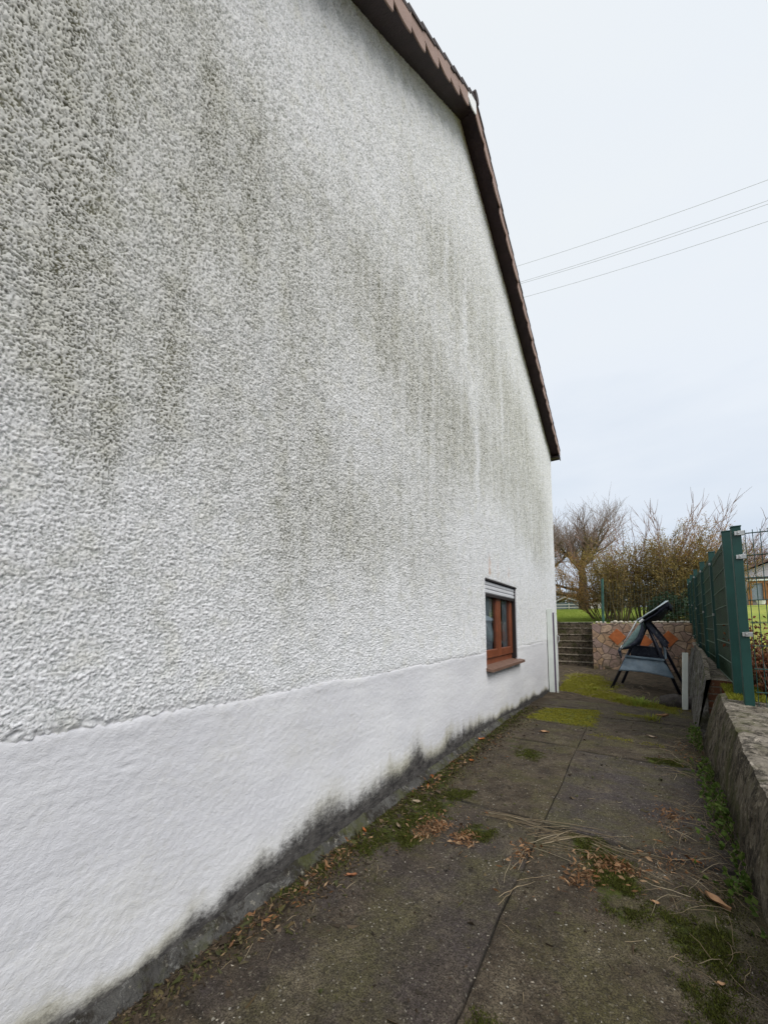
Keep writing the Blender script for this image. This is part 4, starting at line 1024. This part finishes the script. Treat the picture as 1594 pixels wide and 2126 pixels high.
def shrub(base, H, nst, spread, seed, label, budm, whips=6, lean=(0, 0), dens=9, name='deciduous_shrub'):
    R_ = random.Random(seed); t = thing(name, base, label, 'shrub', 'leafless shrubs above the stone wall'); st_ = MB(); lf = MB(); wh = MB(); B = Vector(base)
    for k in range(nst):
        a = R_.uniform(0, 6.283); q = R_.random()**.6; o = B + Vector((math.cos(a)*.28*q, math.sin(a)*.22*q, -.1))
        d = Vector((math.cos(a)*spread*q + lean[0], math.sin(a)*spread*q*.7 + lean[1], 1))
        L = H*R_.uniform(.62, 1.08)
        pts, rad = limb(st_, o, d, L, R_.uniform(.014, .026), .005, 8, .075, .015, R_, 4)
        for j in range(2, 9):
            for _ in range(3):
                dd = (pts[j]-pts[j-1]).normalized(); d2 = (dd*.8 + perp(dd, R_)*.75).normalized()
                q2, _s = limb(st_, pts[j], d2, H*R_.uniform(.10, .26), .007, .003, 3, .16, .03, R_, 3)
                for m_ in range(1, 4):
                    for _ in range(dens if j > 3 else max(1, dens//3)):
                        p = q2[m_] + Vector((R_.gauss(0, .05), R_.gauss(0, .05), R_.gauss(0, .05)))
                        leafq(lf, p, Vector((R_.gauss(0, 1), R_.gauss(0, 1), R_.gauss(.5, 1))), R_.uniform(.035, .08), R_.uniform(.014, .030), R_)
    for k in range(whips):
        a = R_.uniform(0, 6.283); o = B + Vector((math.cos(a)*.4, math.sin(a)*.3, H*.45))
        d = Vector((math.cos(a)*.35+lean[0], math.sin(a)*.3, 1))
        pts, rad = limb(wh, o, d, H*R_.uniform(.75, 1.05), .014, .004, 8, .07, .01, R_, 4)
        for j in range(3, 9):
            for _ in range(2):
                dd = (pts[j]-pts[j-1]).normalized(); q2, _s = limb(wh, pts[j], (dd + perp(dd, R_)*.55), H*R_.uniform(.10, .24), .008, .003, 3, .12, .05, R_, 3)
    st_.build('stems', M['shrubst'], t, recalc=False); lf.build('buds', budm, t, recalc=False)
    if whips: wh.build('whips', M['whip'], t, smooth=True, recalc=False)
shrub((.55, 17.6, 1.46), 2.65, 26, .55, 41, 'orange-brown shrub spreading left over the wire fence post', leaf_bud, 8, (-.25, 0), 9)
shrub((1.15, 16.7, 1.42), 2.75, 34, .42, 42, 'dense olive-brown shrub just right of the green fence post', leaf_olive, 7, (0, 0), 9)
shrub((1.85, 17.3, 1.46), 2.5, 24, .40, 43, 'thinner brown shrub behind the tilted swing canopy', leaf_bud, 8, (.05, 0), 5)
shrub((2.55, 16.6, 1.42), 2.75, 34, .38, 44, 'olive-brown shrub rising behind the dark evergreen bush', leaf_olive, 6, (.05, 0), 8)
shrub((3.15, 17.2, 1.46), 3.0, 34, .34, 45, 'tall orange-tipped shrub beside the last green fence post', leaf_bud, 9, (.05, 0), 9)
shrub((3.9, 16.4, 1.40), 2.5, 20, .30, 46, 'brown shrub mostly hidden behind the green privacy fence', leaf_olive, 4, (.0, 0), 6)
ev = thing('evergreen_bush', (2.62, 15.9, 1.40), 'dark glossy evergreen bush behind the wire mesh', 'bush'); R_ = random.Random(5); lf = MB(); sm_ = MB()
for k in range(130):
    a = R_.uniform(0, 6.283); q = R_.random()**.5
    c = Vector((2.62 + .62*q*math.cos(a), 15.9 + .4*q*math.sin(a), 1.45 + R_.uniform(.0, 1.15)*(1.1-.55*q)))
    sm_.tube([(2.62+.1*math.cos(a), 15.9, 1.3), c], .008, 3, False)
    for _ in range(22): leafq(lf, c + Vector((R_.gauss(0, .06), R_.gauss(0, .06), R_.gauss(0, .05))), Vector((R_.gauss(0, 1), R_.gauss(0, 1), R_.gauss(.3, .6))), R_.uniform(.08, .13), R_.uniform(.03, .05), R_)
lf.build('leaves', leaf_dark, ev, recalc=False); sm_.build('stems', M['shrubst'], ev, recalc=False)
# rust coloured hedge behind the mesh fence
hd = thing('rust_hedge', (3.1, 5.6, .5), 'rust-brown winter hedge behind the welded mesh fence', 'hedge'); lf = MB(); sm_ = MB(); yl = MB(); R_ = random.Random(8)
for k in range(620):
    x = R_.uniform(2.60, 4.6); y = R_.uniform(4.95, 5.9) + .05*(x-2.6); h = R_.uniform(.42, .80) + .12*fbm(x*2, y*2)
    p, _r = limb(sm_, Vector((x, y, tz(0, y)-.05)), Vector((R_.gauss(0, .2), R_.gauss(0, .2), 1)), h, .006, .002, 4, .12, .02, R_, 3)
    for j in range(1, 5):
        for _ in range(10): leafq(lf, p[j] + Vector((R_.gauss(0, .05), R_.gauss(0, .05), R_.gauss(0, .05))), Vector((R_.gauss(0, 1), R_.gauss(0, 1), R_.gauss(0, .7))), R_.uniform(.03, .06), R_.uniform(.018, .032), R_)
for k in range(700):
    x = R_.uniform(2.65, 3.3); y = R_.uniform(6.4, 7.6); leafq(yl, Vector((x, y, tz(0, y)+R_.uniform(0, .35))), Vector((R_.gauss(0, 1), R_.gauss(0, 1), R_.gauss(.4, .6))), R_.uniform(.03, .06), R_.uniform(.015, .03), R_)
lf.build('leaves', leaf_rust, hd, recalc=False); sm_.build('stems', M['whip'], hd, recalc=False)
tag(yl.build('ground_cover', leaf_yell, recalc=False), kind='stuff')

# ================================================================== BUILDINGS FAR BACK
nh = thing('neighbour_house', (9.5, 30.0, 2.35), 'white neighbouring house with brown timber porch beyond the mesh fence', 'house')
gl_ = simple('far_white_wall', (.52, .50, .49), .9, .12, 3)
b_ = MB(); b_.box(6.95, 30.4, 2.2, 15.5, 38, 4.35); b_.prism([(6.95, 4.35), (15.5, 4.35), (11.2, 6.1)], 'y', 30.4, 38); b_.build('wall', gl_, nh)
b_ = MB(); b_.prism([(6.6, 4.28), (11.2, 6.2), (11.2, 6.34), (6.6, 4.42)], 'y', 30.1, 38.3); b_.prism([(11.2, 6.2), (15.8, 4.28), (15.8, 4.42), (11.2, 6.34)], 'y', 30.1, 38.3); b_.build('roof', simple('far_red_roof', (.16, .10, .085), .85, .3, 4), nh)
ob = simple('orange_brown_timber', (.30, .135, .045), .6, .35, 5)
b_ = MB(); b_.box(6.95, 28.9, 3.83, 12, 30.2, 3.95); b_.build('porch_roof', simple('dark_porch_roof', (.05, .05, .06), .7, .2), nh)
b_ = MB(); b_.box(6.98, 28.85, 3.74, 9.0, 28.95, 3.82); b_.build('porch_fascia', M['wpost'], nh)
b_ = MB(); b_.box(7.02, 28.9, 3.62, 12, 29.0, 3.735)
for x in (7.0, 7.62, 8.5, 9.4): b_.box(x, 28.9, 2.3, x+.15, 29.02, 3.615)
b_.bar((7.82, 28.93, 2.75), (8.48, 28.93, 3.55), .06, .10); b_.bar((8.68, 28.93, 3.55), (9.38, 28.93, 2.75), .06, .10); b_.build('porch_frame', ob, nh)
b_ = MB(); b_.box(7.16, 28.98, 2.65, 7.61, 29.0, 3.6); b_.build('glazed_panel', simple('blue_grey_glazing', (.22, .26, .30), .25, .2), nh)
b_ = MB(); b_.box(7.78, 29.02, 2.75, 8.49, 29.05, 3.6); b_.box(8.66, 29.02, 2.75, 9.39, 29.05, 3.6); b_.build('timber_panel', ob, nh)
b_ = MB(); b_.box(7.16, 29.03, 2.3, 9.4, 29.06, 2.62); b_.build('porch_parapet', simple('porch_grey', (.22, .20, .19), .8, .2), nh)
pt = MB(); pr_ = [(.0, 2.36), (.13, 2.36), (.20, 2.56), (.22, 2.58), (.20, 2.60), (.0, 2.57)]; n_ = 12
for r_, z_ in pr_:
    for k in range(n_): pt.v.append((7.0+r_*math.cos(2*math.pi*k/n_), 26.5+r_*math.sin(2*math.pi*k/n_), z_-.02))
for j in range(len(pr_)-1):
    for k in range(n_): pt.f.append((j*n_+k, j*n_+(k+1) % n_, (j+1)*n_+(k+1) % n_, (j+1)*n_+k)); pt.mi.append(0)
tag(pt.build('flower_pot', simple('white_pot', (.75, .75, .73), .5, .1)), 'white flower pot on the lawn in front of the timber porch', 'flower pot')
sd = thing('garden_shed', (-5.8, 60, 3.2), 'low grey garden shed far off between the two bare trees', 'shed')
b_ = MB(); b_.box(-7.6, 60, 3.0, -4.75, 63, 4.5); b_.build('wall', simple('blue_grey_boards', (.12, .145, .16), .8, .25, 2), sd)
b_ = MB(); b_.prism([(-7.9, 4.48), (-6.4, 5.2), (-4.5, 4.48), (-4.5, 4.62), (-6.4, 5.36), (-7.9, 4.62)], 'y', 59.7, 63.3); b_.build('roof', simple('pale_shed_roof', (.36, .38, .40), .7, .2, 2), sd)
b_ = MB(); b_.box(-6.0, 59.97, 3.3, -5.3, 60.02, 4.2); b_.build('door', simple('shed_door', (.08, .10, .11), .7, .2), sd)
fh = thing('far_house', (-2.2, 75, 3.6), 'small pale house in the distance right of the bare tree', 'house')
b_ = MB(); b_.box(-4.4, 75, 3.2, -.6, 82, 5.2); b_.build('wall', simple('pale_pink_wall', (.50, .46, .45), .9, .1, 2), fh)
b_ = MB(); b_.prism([(-4.7, 5.15), (-2.5, 6.3), (-.3, 5.15), (-.3, 5.3), (-2.5, 6.5), (-4.7, 5.3)], 'y', 74.7, 82.3); b_.build('roof', simple('far_brown_roof', (.22, .16, .15), .9, .2, 2), fh)
b_ = MB()
for x in (-3.9, -2.7, -1.5): b_.box(x, 74.96, 4.0, x+.6, 75.0, 4.8)
b_.build('window', M['seal'], fh)
b_ = MB(); b_.tube([(-3.6, 40, 2.5), (-3.6, 40, 5.2)], .045, 6); tag(b_.build('fence_pole', M['green']), 'thin dark pole standing on the lawn between the two bare trees', 'pole')
ff = thing('field_fence', (-2, 34, 2.5), 'low pale rail fence at the far edge of the lawn', 'fence')
b_ = MB(); b_.bar((-9, 36, 3.05), (1.5, 36, 3.05), .04, .06); b_.bar((-9, 36, 2.8), (1.5, 36, 2.8), .04, .06); b_.build('rail', simple('pale_rail', (.45, .44, .42), .8, .2), ff)
for k in range(8):
    b_ = MB(); b_.box(-9+1.5*k, 36.03, 2.4, -8.92+1.5*k, 36.11, 3.15); b_.build('post', simple('pale_fence_post', (.42, .40, .38), .8, .2) if k == 0 else bpy.data.materials['pale_fence_post'], ff)
# far wood on the horizon
fw = MB(); R_ = random.Random(17)
for k in range(9000):
    x = R_.uniform(-70, 90); h = 5.5 + 2.2*fbm(x*.08, 3) + 1.2*fbm(x*.4, 7); y = 125 + R_.uniform(-5, 5); z = 4.8 + h*R_.random()**.8
    leafq(fw, Vector((x, y, z)), Vector((R_.gauss(0, .6), R_.gauss(0, .4), 1)), R_.uniform(.8, 1.8), R_.uniform(.5, 1.0), R_)
tag(fw.build('far_wood', farleaf, recalc=False), kind='stuff')

# ================================================================== SMALL THINGS ON THE GROUND
def blades(mb, P, n, hmin, hmax, wd, zf, lean=.5, edge=.12, thr=.25, R_=rng):
    x0 = min(p[0] for p in P)-edge; x1 = max(p[0] for p in P)+edge; y0 = min(p[1] for p in P)-edge; y1 = max(p[1] for p in P)+edge; c = 0; tries = 0
    while c < n and tries < n*12:
        tries += 1
        x = R_.uniform(x0, x1); y = R_.uniform(y0, y1); d = pdist(x, y, P); d = d if inpoly(x, y, P) else -d
        k = sstep(-edge, edge, d) * sstep(-.35, .35, fbm(x*9, y*9, 3) + .1)
        if x < .02 or R_.random() > k: continue
        h = R_.uniform(hmin, hmax)*(.6+.6*k); z = zf(x, y)-.002; a = R_.uniform(0, 6.283); u = Vector((math.cos(a), math.sin(a), 0))*wd*.5
        p = Vector((x, y, z)); t_ = p + Vector((R_.gauss(0, lean)*h, R_.gauss(0, lean)*h, h))
        mb.add([p-u, p+u, t_], [(0,1,2)]); c += 1
dk_ = MB(); br_ = MB(); R2 = random.Random(21)
blades(dk_, MOSS[3][0], 15000, .005, .016, .006, pz, .7, .08, R_=R2); blades(dk_, MOSS[4][0], 9000, .005, .014, .006, pz, .7, .1, R_=R2)
blades(dk_, MOSS[5][0], 8000, .005, .015, .006, pz, .7, .07, R_=R2); blades(dk_, MOSS[6][0], 2500, .005, .014, .006, pz, .7, .06, R_=R2)
blades(dk_, MOSS[7][0], 4000, .005, .014, .006, pz, .7, .1, R_=R2)
blades(br_, MOSS[0][0], 15000, .006, .018, .008, pz, .7, .08, R_=R2); blades(br_, MOSS[1][0], 22000, .012, .05, .008, yz, .7, .15, R_=R2)
blades(br_, MOSS[2][0], 14000, .012, .05, .010, yz, .8, .3, R_=R2)
for mi_ in range(11, 19): blades(dk_, MOSS[mi_][0], 2600, .005, .014, .006, pz, .7, .06, R_=R2)
tag(dk_.build('moss', moss_dark, recalc=False), kind='stuff'); tag(br_.build('moss', moss_bright, recalc=False), kind='stuff')
# tiny moss cushions in the open
for P, n_, mm in (([(1.25,6.95),(1.7,6.8),(1.6,6.6),(1.25,6.65)], 900, moss_bright), ([(1.05,5.2),(1.7,5.05),(1.7,4.95),(1.05,5.1)], 700, moss_bright)):
    b_ = MB(); blades(b_, P, n_, .006, .016, .007, pz, .7, .08, R_=R2); tag(b_.build('moss', mm, recalc=False), kind='stuff')
# crumbs of soil and moss along the wall foot
cb = MB(); R3 = random.Random(4)
for k in range(11000):
    y = .5 + 6.2*R3.random()**1.1; x = .05 + abs(R3.gauss(0, .105 + .09*max(0, fbm(y*2.2, 4))))*(1 if y > 1.2 else .5) + (.03 if R3.random() < .5 else 0)
    if R3.random() < .18: x = R3.uniform(.05, 1.9)
    s_ = R3.uniform(.0025, .0070)*(2.2 if R3.random() < .12 else 1); z = pz(x, y); a = [Vector((R3.gauss(0, 1), R3.gauss(0, 1), R3.gauss(0, .6)))*s_ for _ in range(4)]
    p = Vector((x, y, z+s_*.4)); cb.add([p+q for q in a], [(0,1,2), (0,3,1), (1,3,2), (2,3,0)])
tag(cb.build('soil_crumbs', crumb, recalc=False), kind='stuff')
# dry stalks
ds = MB(); R3 = random.Random(14)
def stalk(x, y, a, L, curl=.12, r=.0013, lift=.015):
    pts = []; h_ = R3.random()
    for i in range(7):
        pts.append((x, y, pz(x, y) if y < 7.4 else yz(x, y))); 
        pts[-1] = (x, y, pts[-1][2] + .003 + lift*h_*math.sin(math.pi*i/6))
        a += R3.gauss(0, curl); x += math.cos(a)*L/6; y += math.sin(a)*L/6
        x = min(x, xb(y)-.01)
    ds.tube(pts, [r*1.0, r, r, r, r*.8, r*.6, r*.3], 3, False)
for k in range(16): stalk(.62+R3.gauss(0,.03), 2.62+R3.gauss(0,.03), R3.gauss(.02,.12), R3.uniform(.25,.75), .08)
for k in range(16): stalk(.96+R3.gauss(0,.05), 2.45+R3.gauss(0,.06), R3.gauss(.5,.35), R3.uniform(.2,.5), .1)
for k in range(16): stalk(1.25+R3.gauss(0,.12), 2.62+R3.gauss(0,.04), R3.gauss(-.12,.25), R3.uniform(.15,.5), .12)
for k in range(8): stalk(.93+R3.gauss(0,.02), 2.0+R3.gauss(0,.2), R3.gauss(1.5,.4), R3.uniform(.06,.25), .15)
for k in range(56): stalk(1.72+R3.gauss(0,.09), 2.45+R3.gauss(0,.32), R3.uniform(0,6.28), R3.uniform(.06,.30), .28, .0012, .035)
for k in range(50): stalk(1.85+R3.gauss(0,.07), 3.6+R3.gauss(0,.6), R3.uniform(0,6.28), R3.uniform(.08,.3), .25, .0013, .035)
for k in range(45): stalk(1.88+R3.gauss(0,.08), 5.0+R3.gauss(0,.6), R3.uniform(0,6.28), R3.uniform(.1,.3), .4, .0015, .03)
for k in range(70): stalk(R3.uniform(.08,1.8), R3.uniform(.9,6.5), R3.uniform(0,6.28), R3.uniform(.02,.08), .08, .0011, .004)
for k in range(40): stalk(R3.uniform(.05,.3), R3.uniform(.9,3.2), R3.uniform(0,6.28), R3.uniform(.02,.08), .08, .0011, .008)
for k in range(90): stalk(R3.uniform(.1,2.0), R3.uniform(8,11.5), R3.uniform(0,6.28), R3.uniform(.1,.35), .3, .003, .05)
for k in range(40): stalk(R3.gauss(.2,.3), R3.gauss(12.6,.5), R3.uniform(0,6.28), R3.uniform(.15,.5), .3, .004, .12)
tag(ds.build('dry_stalks', straw, recalc=False), kind='stuff')
# clusters of dry needles and crumpled brown leaves
ll = MB()
for cx, cy, rx, ry, n_ in ((.42,2.28,.05,.07,170), (.62,2.25,.04,.045,110), (.38,2.17,.04,.05,70), (.94,2.30,.03,.08,70), (1.37,2.41,.08,.035,150), (1.24,2.26,.045,.05,90), (1.20,2.17,.03,.02,30), (1.65,3.2,.06,.12,110), (1.62,2.62,.1,.12,70), (.13,1.47,.05,.12,60), (.12,1.75,.05,.10,45), (.14,2.75,.05,.16,40), (.12,3.4,.05,.2,40), (.14,1.15,.04,.08,25), (.2,4.3,.08,.3,35), (1.88,4.9,.08,.25,60)):
    for k in range(int(n_*3)):
        k2 = 2.4 if R3.random() < .12 else .85; x = cx+R3.gauss(0, rx*k2); y = cy+R3.gauss(0, ry*k2); x = min(max(x, .06), xb(y)-.02)
        p = Vector((x, y, pz(x, y)+R3.uniform(.002, .02))); q_ = Vector((R3.gauss(0,1), R3.gauss(0,1), R3.gauss(0,.5))).normalized(); L_ = .008 + .034*R3.random()**1.5; w__ = perp(q_, R3)*L_*R3.uniform(.06, .20); u_ = Vector((0, 0, L_*R3.uniform(-.1, .35)))
        ll.add([p, p+q_*L_*.45+w__+u_, p+q_*L_+u_*.6+w__*.4, p+q_*L_*.5-w__*R3.uniform(.3, 1)+u_*.2], [(0,1,2), (0,2,3)])
tag(ll.build('leaf_litter', leaf_brown, recalc=False), kind='stuff')
# single leaves
def leaf_mesh(L, W_, curl, seed):
    mb = MB(); N, K = 12, 6; R_ = random.Random(seed); ph = R_.uniform(0, 6)
    for i in range(N+1):
        s_ = i/N; w_ = W_*(math.sin(math.pi*min(1, s_*.98+.01))**.75)*(1.0-.25*s_)
        for j in range(K+1):
            v = (j/K-.5); x = (s_-.5)*L; y = v*w_
            z = curl*(abs(v)**1.6)*W_*1.7 + .10*L*curl*(s_-.5)**2*4 + .06*W_*math.sin(s_*9+ph+v*3) - .012*W_*(abs(v) < .05)
            mb.v.append((x, y, z))
    for i in range(N):
        for j in range(K): a = i*(K+1)+j; mb.f.append((a, a+1, a+K+2, a+K+1)); mb.mi.append(0)
    mb.tube([(-L*.5, 0, .002), (-L*.62, .01*L, .004), (-L*.75, .03*L, .008)], [.0016, .0012, .001], 4)
    return mb
def leafcol(name, a, b):
    t = NT(name).obj(); c = t.mix(t.ramp(t.noise(30, 5, .6), .35, .65), a, b); v = t.n('ShaderNodeTexWave'); v.inputs['Scale'].default_value = 90; v.inputs['Distortion'].default_value = 1.5; t.l(t.pos, v.inputs['Vector'])
    c = t.mix(t.math('MULTIPLY', v.outputs['Fac'], .18), c, tuple(x*.5 for x in a)); t.col(c).rough(.6); return t.m
LC = dict(brown=leafcol('brown_leaf', (.26,.115,.055), (.17,.060,.026)), tan=leafcol('tan_leaf', (.38,.235,.13), (.28,.15,.08)), grey=leafcol('grey_tan_leaf', (.33,.26,.19), (.22,.16,.11)), orange=leafcol('orange_leaf', (.36,.13,.04), (.24,.08,.025)))
LV = [(.27,1.62,.052,.030,.5,40,'brown','large curled brown leaf lying alone on the dark slab'),
      (.17,2.50,.062,.036,.5,15,'grey','broad grey-brown leaf on the moss beside the wall'),
      (.24,2.14,.065,.018,1.3,-35,'grey','folded grey strip of leaf left of the brown needle heap'),
      (.04,2.99,.05,.030,.9,80,'orange','upright orange leaf leaning at the foot of the wall'),
      (.115,2.97,.058,.045,.5,20,'tan','round pale tan leaf next to the upright orange one'),
      (.12,2.78,.055,.020,1.0,110,'orange','narrow orange leaf below the round tan leaf'),
      (.06,4.2,.08,.045,.6,30,'orange','orange leaf at the wall foot below the window'),
      (.20,3.52,.06,.028,.6,-20,'orange','small orange leaf on the bare concrete near the wall'),
      (.075,2.0,.045,.020,.9,-30,'orange','small glossy orange leaf in the wall-foot moss'),
      (.16,1.95,.022,.014,.8,60,'tan','tiny tan leaf right of the small glossy orange one'),
      (.13,1.45,.032,.020,1.2,100,'grey','pale curled leaf among stalks near the wall'),
      (.58,4.91,.10,.05,.5,0,'tan','pale tan leaf on the far left slab near the moss'),
      (1.76,2.36,.10,.050,.6,-35,'tan','large tan leaf in the straw by the parapet'),
      (1.72,2.70,.075,.018,.8,-40,'orange','long thin orange-brown leaf above the straw tangle'),
      (1.53,2.21,.03,.020,.6,0,'tan','small tan leaf between the moss patch and the straw'),
      (1.80,6.9,.16,.06,.9,-10,'tan','pale curled leaf on the slab in front of the white post'),
      (1.62,5.35,.10,.04,.6,10,'grey','small pale leaf on the far right slab'),
      (1.70,1.85,.028,.018,.5,30,'tan','pale small leaf on the dark slab at lower right')]
for i, (x, y, L, W_, cu, rot, ck_, lb) in enumerate(LV):
    o = leaf_mesh(L, W_, cu, i).build('fallen_leaf', LC[ck_], smooth=True, recalc=False); o.location = (x, y, pz(x, y)+.006); o.rotation_euler = (R3.uniform(-.25, .25) + (1.0 if 'upright' in lb else 0), R3.uniform(-.2, .2), R(rot)); tag(o, lb, 'leaf', 'fallen leaves on the path')
# pale pebbles and one pottery chip on the path
gr = MB(); 
for k in range(900):
    x = R3.uniform(.05, 1.85); y = .6 + 5.5*R3.random()**1.2; s_ = R3.uniform(.0015, .0038); p = Vector((x, y, pz(x, y)+s_*.3)); a = [Vector((R3.gauss(0, 1), R3.gauss(0, 1), R3.gauss(0, .5)))*s_ for _ in range(4)]
    gr.add([p+q for q in a], [(0,1,2), (0,3,1), (1,3,2), (2,3,0)])
tag(gr.build('grit', leafmat('pale_grit', [(.22,.19,.15), (.34,.31,.26), (.28,.25,.20)], 0), recalc=False), kind='stuff')
# grass tufts and weeds
def tuft(x, y, n_, h, label, cat, mat, zf=pz, wd=.006, spread=.07, name='grass_tuft'):
    mb = MB()
    for k in range(n_):
        a = R3.uniform(0, 6.283); r_ = abs(R3.gauss(0, spread)); p = Vector((x+r_*math.cos(a), y+r_*math.sin(a), 0)); p.z = zf(p.x, p.y)-.004
        hh = h*R3.uniform(.4, 1.1); d = Vector((math.cos(a)*R3.uniform(.1, .9), math.sin(a)*R3.uniform(.1, .9), 1)).normalized(); s_ = Vector((-math.sin(a), math.cos(a), 0))*wd*.5
        m1 = p + d*hh*.6; t_ = p + d*hh + Vector((math.cos(a)*hh*.35, math.sin(a)*hh*.35, -.1*hh))
        mb.add([p-s_, p+s_, m1+s_*.8, t_, m1-s_*.8], [(0,1,2,4), (4,2,3)])
    tag(mb.build(name, mat, recalc=False), label, cat)
tuft(1.58, 7.95, 130, .19, 'bright green grass tuft growing in front of the swing', 'grass tuft', grassbl, yz, .010, .16)
tuft(1.30, 8.35, 110, .13, 'yellowish grass tuft on the moss strip left of the bright one', 'grass tuft', leaf_yell, yz, .009, .16)
tuft(1.66, 6.55, 90, .10, 'short yellow-green grass tuft on the slab before the white post', 'grass tuft', leaf_yell, pz, .007, .10)
tuft(.75, 9.6, 120, .12, 'low yellow grass patch on the moss near the house corner', 'grass tuft', leaf_yell, yz, .010, .22)
def weed(x, y, n_, sp, h, label):
    st_ = MB(); lf = MB(); t = thing('weed', (x, y, .05), label, 'weed')
    for k in range(n_):
        yy = y+R3.gauss(0, sp); xx = xb(yy)-.02-abs(R3.gauss(0, .035)); p = Vector((xx, yy, pz(min(xx, 2.1), yy)))
        q = [p]; 
        for i in range(4): p = p + Vector((R3.gauss(.006, .02), R3.gauss(0, .02), h/4*R3.uniform(.3, 1))); p.x = min(p.x, xb(p.y)+.03*p.z-.012); q.append(p.copy())
        st_.tube(q, [.0016, .0015, .0013, .001, .0007], 3, False)
        for i in range(1, 5):
            for _ in range(2):
                d = Vector((-abs(R3.gauss(.4, .5)), R3.gauss(0, .8), R3.gauss(.4, .5))); L = R3.uniform(.016, .036); leafq(lf, q[i], d, L, L*.8, R3)
    st_.build('stems', straw, t, recalc=False); lf.build('leaves', leaf_green, t, recalc=False)
weed(1.95, 3.25, 60, .28, .16, 'low green weeds creeping along the foot of the near parapet')
weed(1.98, 4.1, 45, .25, .15, 'green weeds at the parapet foot farther along the path')
weed(1.92, 2.5, 16, .10, .07, 'small bright green sprig in the straw at the parapet')
weed(2.05, 5.2, 50, .18, .22, 'yellow-green plants below the brick pier')
# moss on the ledge behind the parapet
lm = MB(); 
for k in range(2600):
    y = R3.uniform(4.75, 5.5); x = xt(y) + R3.uniform(.06, .34); p = Vector((x, y, .46+.07*(y-2.7)+.012)); h = R3.uniform(.01, .03); a = R3.uniform(0, 6.28); u = Vector((math.cos(a), math.sin(a), 0))*.006
    lm.add([p-u, p+u, p+Vector((R3.gauss(0,.5)*h, R3.gauss(0,.5)*h, h))], [(0,1,2)])
tag(lm.build('moss', leaf_yell, recalc=False), kind='stuff')
# lawn blades where the lawn is near enough to show its edge
gb = MB(); R3 = random.Random(77)
for k in range(26000):
    y = 16.95 + 10.5*R3.random()**1.6; x = R3.uniform(-2.2, 1.6)*(1+.03*(y-17)); p = Vector((x, y, tz(x, y)+.0)); h = R3.uniform(.03, .10)*(1.2 if y < 18 else 1); a = R3.uniform(0, 6.28); u = Vector((math.cos(a), math.sin(a), 0))*.006
    gb.add([p-u, p+u, p+Vector((R3.gauss(0,.4)*h, R3.gauss(0,.4)*h, h))], [(0,1,2)])
tag(gb.build('grass', grassbl, recalc=False), kind='stuff')
